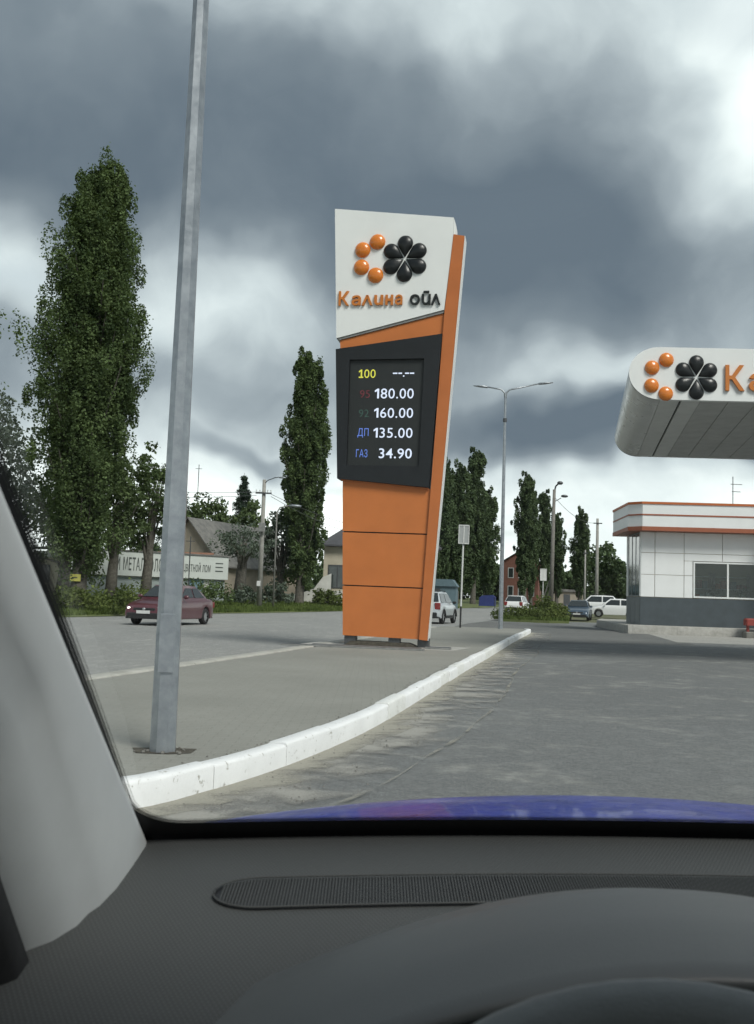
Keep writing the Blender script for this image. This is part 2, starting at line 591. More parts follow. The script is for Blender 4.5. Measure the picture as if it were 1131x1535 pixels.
mat('led_white', (0.02, 0.02, 0.02), 0.6, emit=(0.74, 0.82, 1.0), estr=0.52)
mat('led_yellow', (0.02, 0.02, 0.02), 0.6, emit=(0.80, 0.78, 0.08), estr=0.42)
mat('led_red', (0.02, 0.02, 0.02), 0.6, emit=(0.30, 0.03, 0.05), estr=0.18)
mat('led_green', (0.02, 0.02, 0.02), 0.6, emit=(0.05, 0.14, 0.11), estr=0.22)
mat('led_blue', (0.02, 0.02, 0.02), 0.6, emit=(0.14, 0.26, 0.80), estr=0.40)
mat('cladding', (0.77, 0.785, 0.785), 0.42, var=0.03, scale=1.2, spec=0.4)
mat('plinth_grey', (0.060, 0.075, 0.085), 0.6, var=0.12, scale=2)
mat('plinth_light', (0.20, 0.22, 0.225), 0.6, var=0.08, scale=2)
mat('fascia_orange', (0.46, 0.125, 0.035), 0.5, var=0.05)
mat('fascia_brown', (0.32, 0.105, 0.055), 0.5, var=0.06)
mat('white_pvc', (0.72, 0.74, 0.73), 0.4, var=0.03)
mat('window_glass', (0.040, 0.050, 0.048), 0.06, var=0.2, scale=0.7, spec=0.7)
mat('canopy_metal', (0.52, 0.53, 0.52), 0.32, scale=0.7, col2=(0.60, 0.61, 0.60), metal=0.4)
mat('soffit', (0.46, 0.465, 0.45), 0.6, var=0.10, scale=2.5)
mat('soffit_light', (0.58, 0.59, 0.57), 0.5, var=0.06, scale=2.5)
mat('fascia_white', (0.74, 0.755, 0.745), 0.42, var=0.03, scale=1.5)
mat('rubber', (0.018, 0.018, 0.019), 0.75, var=0.15, scale=20)
mat('rim', (0.45, 0.46, 0.47), 0.35, metal=0.8, var=0.05)
mat('car_red', (0.085, 0.022, 0.030), 0.35, var=0.08, coat=0.6, spec=0.5)
mat('car_silver', (0.52, 0.55, 0.57), 0.35, var=0.04, coat=0.5, metal=0.3)
mat('car_white', (0.72, 0.73, 0.73), 0.32, var=0.03, coat=0.5)
mat('car_blue', (0.045, 0.072, 0.105), 0.35, var=0.06, coat=0.6, metal=0.2)
mat('car_glass', (0.020, 0.026, 0.028), 0.05, var=0.1, spec=0.8)
mat('car_plastic', (0.020, 0.021, 0.022), 0.6, var=0.1)
mat('lamp_glass', (0.55, 0.56, 0.56), 0.15, var=0.04, spec=0.6)
mat('lamp_lit', (0.8, 0.8, 0.75), 0.2, emit=(1.0, 0.95, 0.82), estr=2.2)
mat('tail_red', (0.20, 0.012, 0.012), 0.2, var=0.08, spec=0.6)
mat('plate', (0.62, 0.63, 0.62), 0.5, var=0.03)
mat('sign_back', (0.36, 0.375, 0.375), 0.5, var=0.06, metal=0.3)
mat('post_white', (0.60, 0.61, 0.59), 0.6, var=0.08)
mat('post_black', (0.02, 0.021, 0.021), 0.6, var=0.1)
mat('pole_concrete', (0.24, 0.235, 0.215), 0.95, scale=3, col2=(0.33, 0.325, 0.30), bump=0.3, bscale=20)
mat('pole_wood', (0.15, 0.14, 0.125), 0.95, scale=4, col2=(0.22, 0.21, 0.19), bump=0.4, bscale=20)
mat('board_white', (0.52, 0.55, 0.52), 0.7, var=0.06, scale=1.0)
mat('board_letter', (0.07, 0.08, 0.075), 0.7, var=0.1)
mat('siding', (0.28, 0.32, 0.315), 0.6, var=0.10, scale=1.2)
mat('blue_door', (0.14, 0.22, 0.27), 0.6, var=0.1)
mat('plaster_tan', (0.27, 0.235, 0.185), 0.95, scale=1.0, col2=(0.36, 0.32, 0.26), bump=0.2)
mat('plaster_cream', (0.42, 0.38, 0.29), 0.95, scale=1.0, col2=(0.50, 0.46, 0.37), bump=0.2)
mat('plaster_white', (0.45, 0.45, 0.42), 0.95, scale=1.0, col2=(0.58, 0.58, 0.54), bump=0.2)
mat('slate', (0.12, 0.12, 0.115), 0.9, scale=2.0, col2=(0.20, 0.195, 0.18), bump=0.4, bscale=8)
mat('dark_roof', (0.060, 0.062, 0.068), 0.8, scale=2.0, col2=(0.09, 0.09, 0.098), bump=0.3, bscale=8)
mat('rust_roof', (0.19, 0.085, 0.055), 0.9, scale=2.5, col2=(0.27, 0.15, 0.10), bump=0.3, bscale=10)
mat('brick_red', (0.25, 0.115, 0.085), 0.9, scale=3.0, col2=(0.31, 0.15, 0.115), bump=0.3, bscale=30)
mat('shed_blue', (0.11, 0.165, 0.19), 0.6, var=0.12, scale=1.5)
mat('tarp_blue', (0.022, 0.035, 0.14), 0.55, var=0.15, scale=2)
mat('sign_yellow', (0.42, 0.40, 0.10), 0.6, var=0.1)
mat('red_paint', (0.26, 0.045, 0.035), 0.5, var=0.12, scale=6)
mat('grey_block', (0.17, 0.165, 0.15), 0.9, var=0.15)
mat('hood_blue', (0.005, 0.020, 0.26), 0.34, var=0.25, scale=14, coat=0.22, metal=0.0, bump=0.22, bscale=45)
mat('black_plastic', (0.011, 0.011, 0.012), 0.5, var=0.15, scale=15)
mat('frit', (0.004, 0.004, 0.0045), 0.5, var=0.1)
mat('trim_grey', (0.64, 0.655, 0.655), 0.85, var=0.02, scale=25, bump=0.10, bscale=900, spec=0.2)
mat('wheel_leather', (0.20, 0.205, 0.205), 0.6, var=0.06, scale=40, bump=0.2, bscale=500)
mat('headliner', (0.25, 0.25, 0.245), 0.95, var=0.04, scale=30)
mat('seat_fabric', (0.03, 0.03, 0.032), 0.95, var=0.2, scale=60)
glass_mat('windshield_glass')
glass_mat('side_glass', (0.80, 0.86, 0.83))
glass_mat('store_glass', (0.78, 0.84, 0.82), 1.0)


def dash_mat():
    m = bpy.data.materials.new('dash_plastic')
    m.use_nodes = True
    t = NT(m.node_tree)
    co = t.n('ShaderNodeTexCoord').outputs['Object']
    n1 = t.noise(co, 3.5, 4, 0.5).outputs['Fac']
    n3 = t.noise(co, 260, 2, 0.6).outputs['Fac']
    c = t.ramp(n1, [(0.3, (0.060, 0.063, 0.064)), (0.7, (0.072, 0.075, 0.075))])
    wa = t.n('ShaderNodeTexWave', {'Vector': t.vm('MULTIPLY', co, (1.0, 0.55, 0.0)), 'Scale': 150.0}, wave_type='BANDS', bands_direction='DIAGONAL')
    wb = t.n('ShaderNodeTexWave', {'Vector': t.vm('MULTIPLY', co, (-1.0, 0.55, 0.0)), 'Scale': 150.0}, wave_type='BANDS', bands_direction='DIAGONAL')
    wv = t.math('MULTIPLY', wa.outputs['Fac'], wb.outputs['Fac'])
    c = t.mix(t.math('MULTIPLY', wv, 0.20), c, (0.125, 0.129, 0.128))
    c = t.mix(t.smooth(n3, 0.66, 0.80, 0.0, 0.35), c, (0.16, 0.16, 0.155))
    bs = t.n('ShaderNodeBsdfPrincipled', {'Base Color': c, 'Roughness': 0.72, 'Specular IOR Level': 0.35})
    b = t.n('ShaderNodeBump', {'Strength': 0.35, 'Distance': 0.0015, 'Height': t.math('ADD', wv, t.math('MULTIPLY', n3, 0.5))})
    t.put(bs.inputs['Normal'], b.outputs[0])
    t.n('ShaderNodeOutputMaterial', {'Surface': bs.outputs[0]})
    M['dash_plastic'] = m


def smooth_plastic():
    m = bpy.data.materials.new('binnacle_plastic')
    m.use_nodes = True
    t = NT(m.node_tree)
    co = t.n('ShaderNodeTexCoord').outputs['Object']
    n1 = t.noise(co, 4, 4, 0.5).outputs['Fac']
    n3 = t.noise(co, 700, 2, 0.6).outputs['Fac']
    c = t.ramp(n1, [(0.3, (0.086, 0.091, 0.092)), (0.7, (0.100, 0.105, 0.106))])
    bs = t.n('ShaderNodeBsdfPrincipled', {'Base Color': c, 'Roughness': 0.46, 'Specular IOR Level': 0.6})
    b = t.n('ShaderNodeBump', {'Strength': 0.25, 'Distance': 0.001, 'Height': n3})
    t.put(bs.inputs['Normal'], b.outputs[0])
    t.n('ShaderNodeOutputMaterial', {'Surface': bs.outputs[0]})
    M['binnacle_plastic'] = m


def frit_dots():
    """black ceramic dots printed on the glass, shrinking away from the band; uv.x runs across, uv.y along (metres)"""
    m = bpy.data.materials.new('frit_dots')
    m.use_nodes = True
    t = NT(m.node_tree)
    uv = t.n('ShaderNodeTexCoord').outputs['UV']
    s = t.n('ShaderNodeSeparateXYZ', {0: uv})
    pit = 0.0026
    cx = t.math('DIVIDE', s.outputs['X'], pit)
    row = t.math('FLOOR', cx)
    cy = t.math('ADD', t.math('DIVIDE', s.outputs['Y'], pit), t.math('MULTIPLY', t.math('MODULO', row, 2.0), 0.5))
    fx = t.math('SUBTRACT', t.math('FRACT', cx), 0.5)
    fy = t.math('SUBTRACT', t.math('FRACT', cy), 0.5)
    r = t.math('SQRT', t.math('ADD', t.math('MULTIPLY', fx, fx), t.math('MULTIPLY', fy, fy)))
    rr = t.smooth(s.outputs['X'], 0.0, 0.008, 0.60, 0.22)
    f = t.math('LESS_THAN', r, rr)
    bs = t.n('ShaderNodeBsdfPrincipled', {'Base Color': (0.004, 0.004, 0.0045), 'Roughness': 0.5})
    tr = t.n('ShaderNodeBsdfTransparent')
    mx = t.n('ShaderNodeMixShader', {0: f, 1: tr.outputs[0], 2: bs.outputs[0]})
    t.n('ShaderNodeOutputMaterial', {'Surface': mx.outputs[0]})
    M['frit_dots'] = m


dash_mat()
smooth_plastic()
frit_dots()

# ------------------------------------------------------------------ the setting
FAR_EDGE = [(-35, -60), (-21.7, -2), (-12.9, 40), (-9.4, 56), (-3.1, 73), (16, 130), (42, 205), (82, 310), (150, 480)]
NEAR_EDGE = [(-18, -60), (-6.3, -2), (-3.44, 11.83), (-1.95, 18.0), (2.7, 40), (5.1, 53), (8.5, 66), (17, 90), (38, 140), (66, 205), (110, 310), (180, 480)]


def strip(name, ys, fa, fb, nx, zf, m):
    b = MB()
    vs, fs = [], []
    for y in ys:
        a, c = fa(y), fb(y)
        for i in range(nx + 1):
            x = a + (c - a) * i / nx
            vs.append((x, y, zf(x, y)))
    for k in range(len(ys) - 1):
        for i in range(nx):
            p = k * (nx + 1) + i
            fs.append((p, p + 1, p + nx + 2, p + nx + 1))
    return b.add(vs, fs).build(name, m)


ysg = [-3000, -800, -200, -60, -20, 0, 20, 40, 60, 80, 120, 180, 250, 320, 500, 900, 2000, 4000]
tag(strip('ground', ysg, lambda y: -3500, lambda y: 3500, 24, lambda x, y: terr(y) - 0.035, 'ground'),
    'wide green and brown open ground reaching to the horizon', 'ground', kind='structure')
tag(strip('forecourt', list(np.linspace(-30, 60, 10)) + [66.0], lambda y: -24.0 if y < 41 else -10.0, lambda y: 70.0, 10,
          lambda x, y: terr(y) - 0.012, 'forecourt_asphalt'),
    'worn grey asphalt forecourt with pale dusty patches beside the white kerb', 'asphalt', kind='structure')
ysr = sorted(set([-60, -30] + list(np.arange(-2, 60, 4.0)) + list(np.arange(60, 150, 5)) + list(np.arange(150, 481, 15))))
tag(strip('road', ysr, lambda y: lerp_poly(FAR_EDGE, y), lambda y: lerp_poly(NEAR_EDGE, y), 6,
          lambda x, y: terr(y) - 0.004, 'road_asphalt'),
    'wide light grey asphalt road running behind the price pylon', 'road', kind='structure')


def verge():
    b = MB()
    offs = [(0, 0.015), (0.25, 0.10), (1.5, 0.22), (4, 0.45), (8, 0.55), (16, 0.60), (40, 0.62), (150, 0.62)]
    ys = list(np.arange(-40, 200, 4.0)) + list(np.arange(200, 481, 20))
    vs, fs = [], []
    for y in ys:
        x = lerp_poly(FAR_EDGE, y)
        for o, h in offs:
            yy = y + o * 0.28
            wob = 0.05 * math.sin(y * 0.7 + o) * min(o, 2) / 2
            vs.append((x - o * 0.96 + (0.12 * math.sin(y * 1.9) if o == 0 else 0), yy, terr(yy) + h + wob))
    n = len(offs)
    for k in range(len(ys) - 1):
        for i in range(n - 1):
            p = k * n + i
            fs.append((p, p + n, p + n + 1, p + 1))
    o = b.add(vs, fs).build('verge', 'verge_soil', smooth=True)
    tag(o, 'grassy bank along the far side of the road', 'verge', kind='structure')


verge()


def verge_z(x, y):
    d = (lerp_poly(FAR_EDGE, y) - x) * 0.93
    pts = [(0, 0.015), (0.25, 0.10), (1.5, 0.22), (4, 0.45), (8, 0.55), (16, 0.60), (400, 0.62)]
    if d <= 0:
        return terr(y)
    for (a, ha), (c, hc) in zip(pts, pts[1:]):
        if d <= c:
            return terr(y) + ha + (hc - ha) * (d - a) / (c - a)
    return terr(y) + 0.6


# new asphalt patch and the concrete apron before the store, lying 4 mm up
tag(MB().add([(4.6, 30.0, -0.008), (11.0, 33.0, -0.008), (12.5, 41.5, -0.008), (11.2, 60, -0.008), (3.5, 60, -0.008), (3.6, 42, -0.008), (6.7, 41, -0.008)],
             [(0, 1, 2, 3, 4, 5, 6)]).build('asphalt_patch', 'new_asphalt'),
    'darker newer asphalt between the kerb end and the store', 'asphalt', kind='structure')
tag(MB().add([(11.0, 35.2, -0.0075), (36, 33.0, -0.0075), (36, 47, -0.0075), (12.6, 44.6, -0.0075)], [(0, 1, 2, 3)]).build('concrete_apron', 'concrete_apron'),
    'pale concrete apron in front of the store', 'apron', kind='structure')


def catmull(P, step=0.25):
    P = [Vector(p) for p in P]
    out = []
    for i in range(len(P) - 1):
        p0 = P[max(0, i - 1)]
        p1, p2 = P[i], P[i + 1]
        p3 = P[min(len(P) - 1, i + 2)]
        n = max(2, int((p2 - p1).length / step))
        for k in range(n):
            t = k / n
            out.append(0.5 * ((2 * p1) + (-p0 + p2) * t + (2 * p0 - 5 * p1 + 4 * p2 - p3) * t * t + (-p0 + 3 * p1 - 3 * p2 + p3) * t ** 3))
    out.append(P[-1])
    return out


def resample(pts, step):
    acc = [0.0]
    for a, b in zip(pts, pts[1:]):
        acc.append(acc[-1] + (b - a).length)
    n = int(acc[-1] / step)
    out, j = [], 0
    for k in range(n + 1):
        s = k * step
        while j < len(acc) - 2 and acc[j + 1] < s:
            j += 1
        f = (s - acc[j]) / max(1e-9, acc[j + 1] - acc[j])
        out.append(pts[j].lerp(pts[j + 1], f))
    return out


KERB = [(-5.0, 3.55), (-3.6, 4.05), (-2.2, 4.85), (-1.36, 5.6), (-1.05, 6.12), (-0.62, 7.15), (-0.06, 9.02), (0.36, 10.91),
        (0.99, 14.0), (1.72, 17.5), (2.95, 23.3), (4.65, 31.5), (6.2, 38.6), (6.45, 40.0), (6.3, 40.6), (5.7, 40.9)]
kpts = catmull(KERB, 0.1)
kerb_root = empty('kerb', (0, 0, 0), label='thick whitewashed kerb curving along the edge of the forecourt', cat='kerb', kind='structure')


def kerb_run(pts, length, width, height, z0, matname, root, side=1, jitter=0.009, name='kerb_stone'):
    fine = resample(pts, length / 5)
    k, i = 0, 0
    while i + 5 < len(fine):
        seg = fine[i:i + 6]
        i += 5
        k += 1
        jz, jx = random.uniform(-jitter, jitter), random.uniform(-jitter, jitter)
        rs = []
        for q, p in enumerate(seg):
            a = seg[max(0, q - 1)]
            b = seg[min(5, q + 1)]
            d = (b - a).normalized()
            nrm = Vector((-d.y, d.x)) * side
            if q == 0:
                p = p + d * 0.0028
            if q == 5:
                p = p - d * 0.0028
            p = p + nrm * jx
            c = 0.022 + random.uniform(-0.004, 0.004)
            h = height + jz
            prof = [(0, 0), (0, h - c), (c * 0.35, h - c * 0.35), (c, h), (width - 0.012, h), (width, h - 0.012), (width, 0)]
            rs.append([(p.x + nrm.x * u, p.y + nrm.y * u, z0 + w) for u, w in prof])
        m = random.choice(matname) if isinstance(matname, list) else matname
        o = MB().rings(rs, True, True).build(name, m, root)
        autosmooth(o, 50)


kerb_run(kpts, 1.0, 0.15, 0.185, -0.02, ['whitewash', 'whitewash', 'whitewash', 'whitewash_worn'], kerb_root)

# pavement slab between road and kerb
walk = MB()
kp = [p for p in resample(kpts, 0.5)]
vs, fs = [], []
for q, p in enumerate(kp):
    a = kp[max(0, q - 1)]
    b = kp[min(len(kp) - 1, q + 1)]
    d = (b - a).normalized()
    inn = p + Vector((-d.y, d.x)) * 0.10
    yr = inn.y + (0.9 if inn.y > 6 else (6 - inn.y) * 0.25 + 0.9)
    yr = min(yr, 40.8)
    xr = lerp_poly(NEAR_EDGE, yr) + 0.05
    out = Vector((min(xr, inn.x - 0.02), yr))
    for i in range(7):
        w = inn.lerp(out, i / 6)
        vs.append((w.x, w.y, 0.140))
for q in range(len(kp) - 1):
    for i in range(6):
        p = q * 7 + i
        fs.append((p, p + 7, p + 8, p + 1))
walk.add(vs, fs)
tag(walk.build('pavement', 'pavement'), 'grey paved pavement between the road and the white kerb', 'pavement', kind='structure')

rk_root = empty('road_kerb', (0, 0, 0), label='low pale concrete kerb between the pavement and the road', cat='kerb', kind='structure')
rkp = [Vector((lerp_poly(NEAR_EDGE, y), y)) for y in np.arange(3.2, 40.7, 0.5)]
kerb_run(rkp, 1.0, 0.30, 0.185, -0.03, 'pale_kerb', rk_root, side=1, jitter=0.004)

# dust drifted in the gutter and the ragged strip beside it
def dust_strip(name, wfun, m, z, label):
    b = MB()
    pts = resample(kpts, 0.5)
    vs, fs, uv = [], [], []
    for q, p in enumerate(pts):
        a = pts[max(0, q - 1)]
        c = pts[min(len(pts) - 1, q + 1)]
        d = (c - a).normalized()
        nr = Vector((d.y, -d.x))
        w = wfun(p.y)
        for i in range(5):
            s = p + nr * (w * i / 4 - 0.01)
            vs.append((s.x, s.y, z))
            uv.append((1 - i / 4, q * 0.5))
    for q in range(len(pts) - 1):
        for i in range(4):
            k = q * 5 + i
            fs.append((k, k + 1, k + 6, k + 5))
    o = b.add(vs, fs).build(name, m)
    lay = o.data.uv_layers.new(name='UVMap')
    for lp in o.data.loops:
        lay.data[lp.index].uv = uv[lp.vertex_index]
    tag(o, label, 'dust', kind='stuff')


dust_strip('kerb_dust', lambda y: 0.90 + 0.06 * math.sin(y * 0.6) + 0.012 * math.sin(y * 2.9), 'kerb_dust', 0.001, 'pale streaked dust on the asphalt next to the white kerb')
dust_strip('gutter_dust', lambda y: 0.30 + 0.06 * math.sin(y * 2.1), 'gutter_dust', 0.005, 'beige sand drifted against the foot of the white kerb')

def seam():
    pts = resample(kpts, 0.25)
    vs, fs, uv = [], [], []
    for q, p in enumerate(pts):
        a = pts[max(0, q - 1)]
        c = pts[min(len(pts) - 1, q + 1)]
        d = (c - a).normalized()
        nr = Vector((d.y, -d.x))
        o_ = 0.90 + 0.06 * math.sin(p.y * 0.6) + 0.012 * math.sin(p.y * 2.9)
        w_ = 0.016 + 0.008 * math.sin(p.y * 2.3)
        for k, e in enumerate((o_ - w_, o_ + w_)):
            s_ = p + nr * e
            vs.append((s_.x, s_.y, 0.007))
            uv.append((0.9, q * 0.25))
    for q in range(len(pts) - 1):
        fs.append((2 * q, 2 * q + 1, 2 * q + 3, 2 * q + 2))
    o_ = MB().add(vs, fs).build('asphalt_seam', 'seam_dust')
    lay_ = o_.data.uv_layers.new(name='UVMap')
    for lp in o_.data.loops:
        lay_.data[lp.index].uv = uv[lp.vertex_index]
    tag(o_, 'pale dust filled seam in the asphalt running beside the white kerb', 'seam', kind='structure')


seam()

def grit():
    g_ = np.random.default_rng(401)
    b_ = MB()
    pts = resample(kpts, 0.05)
    for k in range(900):
        i_ = int(g_.integers(2, len(pts) - 2))
        if g_.uniform() < 0.5:
            i_ = int(len(pts) * 0.12 + (i_ / len(pts)) * len(pts) * 0.4)
        p = pts[i_]
        d = (pts[i_ + 1] - pts[i_ - 1]).normalized()
        nr = Vector((d.y, -d.x))
        if g_.uniform() < 0.35:
            q_, z_ = p - nr * (0.16 + abs(g_.normal()) * 0.05), 0.142
        else:
            q_, z_ = p + nr * (0.03 + abs(g_.normal()) * 0.35), 0.004
        r_ = g_.uniform(0.004, 0.013)
        a_ = g_.uniform(0, 6.28)
        b_.add([(q_.x + r_ * math.cos(a_ + k2 * 2.1), q_.y + r_ * math.sin(a_ + k2 * 2.1), z_) for k2 in range(3)] + [(q_.x, q_.y, z_ + r_ * 0.9)],
               [(0, 1, 3), (1, 2, 3), (2, 0, 3), (0, 2, 1)])
    tag(b_.build('grit', 'grey_block'), 'small stones and grit scattered along the white kerb', 'grit', kind='stuff')


grit()

# grass island beyond the end of the pavement
isl = [(8.2, 61.5), (11.0, 60.8), (12.4, 61.6), (13.2, 66), (15.6, 78), (15.0, 80), (13.3, 76), (9.6, 67)]
tag(MB().slab(isl, -0.02, 0.16).build('grass_island', 'verge_soil'), 'small grassy island where the exit meets the road', 'island', kind='structure')


# ------------------------------------------------------------------ leaves, trees, grass
def quads(name, C, S, mats, parent=None, up=0.0, aspect=0.7, mi=None, loc=None, out=None):
    """leaf-sized four-sided faces at C (n,3), size S; out: preferred normals"""
    n = len(C)
    nr = rng.normal(size=(n, 3))
    if out is not None:
        nr = nr * 0.75 + out
    nr[:, 2] += up
    nr /= np.linalg.norm(nr, axis=1)[:, None] + 1e-9
    t = rng.normal(size=(n, 3))
    t -= nr * (t * nr).sum(1)[:, None]
    t /= np.linalg.norm(t, axis=1)[:, None] + 1e-9
    b = np.cross(nr, t)
    S = np.asarray(S)[:, None] if np.ndim(S) else np.full((n, 1), S)
    bend = nr * S * 0.18
    V = np.empty((n, 4, 3))
    V[:, 0] = C - t * S * 0.5
    V[:, 1] = C + b * S * 0.5 * aspect + bend
    V[:, 2] = C + t * S * 0.5
    V[:, 3] = C - b * S * 0.5 * aspect + bend
    me = bpy.data.meshes.new(name)
    me.vertices.add(n * 4)
    me.vertices.foreach_set('co', V.reshape(-1))
    me.loops.add(n * 4)
    me.loops.foreach_set('vertex_index', np.arange(n * 4, dtype=np.int32))
    me.polygons.add(n)
    me.polygons.foreach_set('loop_start', np.arange(0, n * 4, 4, dtype=np.int32))
    me.update(calc_edges=True)
    me.materials.append(M[mats])
    return link(name, me, parent, loc)


def clump_points(centers, radii, per, stretch=1.0):
    """points spread mostly near the skins of ellipsoid clumps; returns points and outward directions"""
    k = len(centers)
    idx = np.repeat(np.arange(k), per)
    d = rng.normal(size=(len(idx), 3))
    d /= np.linalg.norm(d, axis=1)[:, None]
    r = rng.uniform(0.35, 1.0, len(idx)) ** 0.55
    r *= 1 + 0.22 * np.maximum(0, rng.normal(size=len(idx)) - 0.6)
    off = d * r[:, None] * radii[idx][:, None]
    off[:, 2] *= stretch
    return centers[idx] + off, d


def interp(xs, ys, v):
    return np.interp(v, xs, ys)


PH = [0.06, 0.12, 0.22, 0.38, 0.55, 0.68, 0.80, 0.90, 1.0]
PR = [0.25, 0.46, 0.64, 0.86, 1.00, 0.84, 0.56, 0.36, 0.12]


def poplar_parts(H, R, nb, per, leaf, lmat, root, tops=((0.0, 0.0, 1.0),), base=0.07, trunk_r=0.45, limbs=True, seed=1):
    global rng
    rng = np.random.default_rng(seed)
    cents, rads = [], []
    tb = MB()
    tb.tube([(0, 0, -0.4), (0, 0, 0.35), (0.05, 0.03, H * 0.12), (0.02, -0.05, H * 0.45), (0, 0, H * 0.8)],
            [trunk_r * 1.35, trunk_r, trunk_r * 0.85, trunk_r * 0.5, 0.06], 10)
    lobes = [(2 * math.pi * (k + rng.uniform(-0.3, 0.3)) / 8, rng.uniform(0.55, 1.12), rng.uniform(0.78, 1.0)) for k in range(8)]
    for i in range(nb):
        lobe = lobes[rng.integers(8)]
        hr = base + (0.93 - base) * ((i + rng.uniform()) / nb) ** 0.95
        a = lobe[0] + rng.normal() * 0.24
        top = tops[rng.integers(len(tops))]
        rise = H * rng.uniform(0.09, 0.20)
        h0, h1 = hr * H, min(H * top[2], hr * H + rise)
        if hr > lobe[2]:
            continue
        rad_tip = R * interp(PH, PR, 0.6 * h1 / H + 0.4 * hr) * rng.uniform(0.2, 1.0) ** 0.6 * lobe[1]
        sx, sy = top[0] * max(0, (hr - 0.45) / 0.5), top[1] * max(0, (hr - 0.45) / 0.5)
        npt = 5
        path = []
        for k in range(npt):
            f = k / (npt - 1)
            rr = rad_tip * (f ** 0.55)
            path.append((sx + rr * math.cos(a), sy + rr * math.sin(a), h0 + (h1 - h0) * f))
        if limbs and i % 3 == 0:
            tb.tube(path, [0.10 * trunk_r / 0.45, 0.07, 0.05, 0.035, 0.02], 4, cap=False)
        for k in range(1, npt):
            if rng.uniform() < 0.18:
                continue
            f = k / (npt - 1)
            cents.append(np.array(path[k]) + rng.normal(size=3) * 0.12 * R)
            rads.append(R * rng.uniform(0.13, 0.25) * (1.05 - 0.45 * f) * (0.55 + 0.45 * interp(PH, PR, hr)))
    cents, rads = np.array(cents), np.array(rads)
    lim = R * np.interp(cents[:, 2] / H, PH, PR) * 1.22 + 0.34
    rr_ = np.hypot(cents[:, 0], cents[:, 1])
    cents[:, :2] *= np.minimum(1.0, lim / np.maximum(rr_, 1e-6))[:, None]
    P, d = clump_points(cents, rads, per, 2.3)
    keep = (P[:, 2] > base * H * 0.75)
    P, d = P[keep], d[keep]
    S = leaf * rng.uniform(0.65, 1.35, len(P))
    tr = tb.build('trunk', 'bark', root, smooth=True)
    cr = quads('crown', P, S, lmat, root, up=0.25, out=d * 0.9)
    return tr, cr


def broad_parts(H, R, zb, n, per, leaf, lmat, root, trunk_r=0.2, seed=1, crad=0.30, flat=0.8):
    global rng
    rng = np.random.default_rng(seed)
    c = rng.normal(size=(n, 3))
    c /= np.linalg.norm(c, axis=1)[:, None]
    c *= rng.uniform(0.25, 0.9, n)[:, None] ** 0.6
    hc, hz = (H + zb) / 2, (H - zb) / 2
    lump = 1 + 0.28 * np.sin(c[:, 0] * 5 + seed) * np.cos(c[:, 1] * 4 + seed * 2)
    C = np.stack([c[:, 0] * R * lump, c[:, 1] * R * lump, hc + c[:, 2] * hz * lump], 1)
    P, d = clump_points(C, R * crad * rng.uniform(0.55, 1.15, n), per, flat)
    tb = MB()
    tb.tube([(0, 0, -0.3), (0.05, 0, zb * 0.6), (0.1, 0.05, zb), (0.05, 0.1, hc)], [trunk_r * 1.3, trunk_r, trunk_r * 0.85, trunk_r * 0.4], 8)
    for i in range(min(n, 14)):
        e = C[rng.integers(n)]
        m_ = (0.08 + e[0] * 0.35, e[1] * 0.35, zb + (e[2] - zb) * 0.45)
        tb.tube([(0.05, 0, zb * rng.uniform(0.7, 1.0)), m_, tuple(e)], [trunk_r * 0.45, trunk_r * 0.25, 0.02], 5, cap=False)
    tr = tb.build('trunk', 'bark', root, smooth=True)
    S = leaf * rng.uniform(0.65, 1.35, len(P))
    cr = quads('crown', P, S, lmat, root, up=0.3, out=d * 0.6)
    return tr, cr


def conifer_parts(H, R, n, leaf, root, seed=1):
    global rng
    rng = np.random.default_rng(seed)
    P = []
    tiers = 26
    for k in range(tiers):
        f = k / tiers
        z = H * (0.12 + 0.87 * f)
        r = R * (1 - f) ** 0.9 + 0.08
        for j in range(7):
            a = rng.uniform(0, 2 * math.pi)
            L = r * rng.uniform(0.7, 1.1)
            m_ = int(n / tiers / 7)
            s = rng.uniform(0.1, 1, m_)
            pts = np.stack([s * L * math.cos(a), s * L * math.sin(a), z - 0.25 * s * L + 0.0 * s], 1)
            pts += rng.normal(size=pts.shape) * (0.10 + 0.05 * L)
            P.append(pts)
    P = np.concatenate(P)
    tr = MB().tube([(0, 0, -0.3), (0, 0, H * 0.5), (0, 0, H)], [0.22, 0.13, 0.02], 7).build('trunk', 'bark', root, smooth=True)
    cr = quads('crown', P, leaf * rng.uniform(0.7, 1.3, len(P)), 'spruce_leaf', root, up=0.6, aspect=0.35)
    return tr, cr


def tree_root(name, x, y, z, label, group, cat='tree'):
    return empty(name, (x, y, z), label=label, cat=cat, group=group)


POP = 'poplars along the road'
r = tree_root('poplar_tree', -14.5, 47.5, 0.5, 'tallest dark poplar left of the near lamp post, a yellow plate on its trunk', POP)
poplar_parts(21.7, 3.4, 260, 220, 0.135, 'poplar_leaf', r, tops=((-0.5, 0, 0.97), (0.55, 0.1, 1.0), (0.1, 0.3, 0.96)), base=0.055, trunk_r=0.42, seed=11)
r = tree_root('poplar_tree', -5.9, 76.5, 0.5, 'slender dark poplar just left of the orange pylon', POP)
poplar_parts(19.9, 2.3, 190, 130, 0.185, 'poplar_leaf', r, tops=((-0.1, 0, 1.0), (0.5, 0, 0.93)), base=0.06, trunk_r=0.36, seed=23)

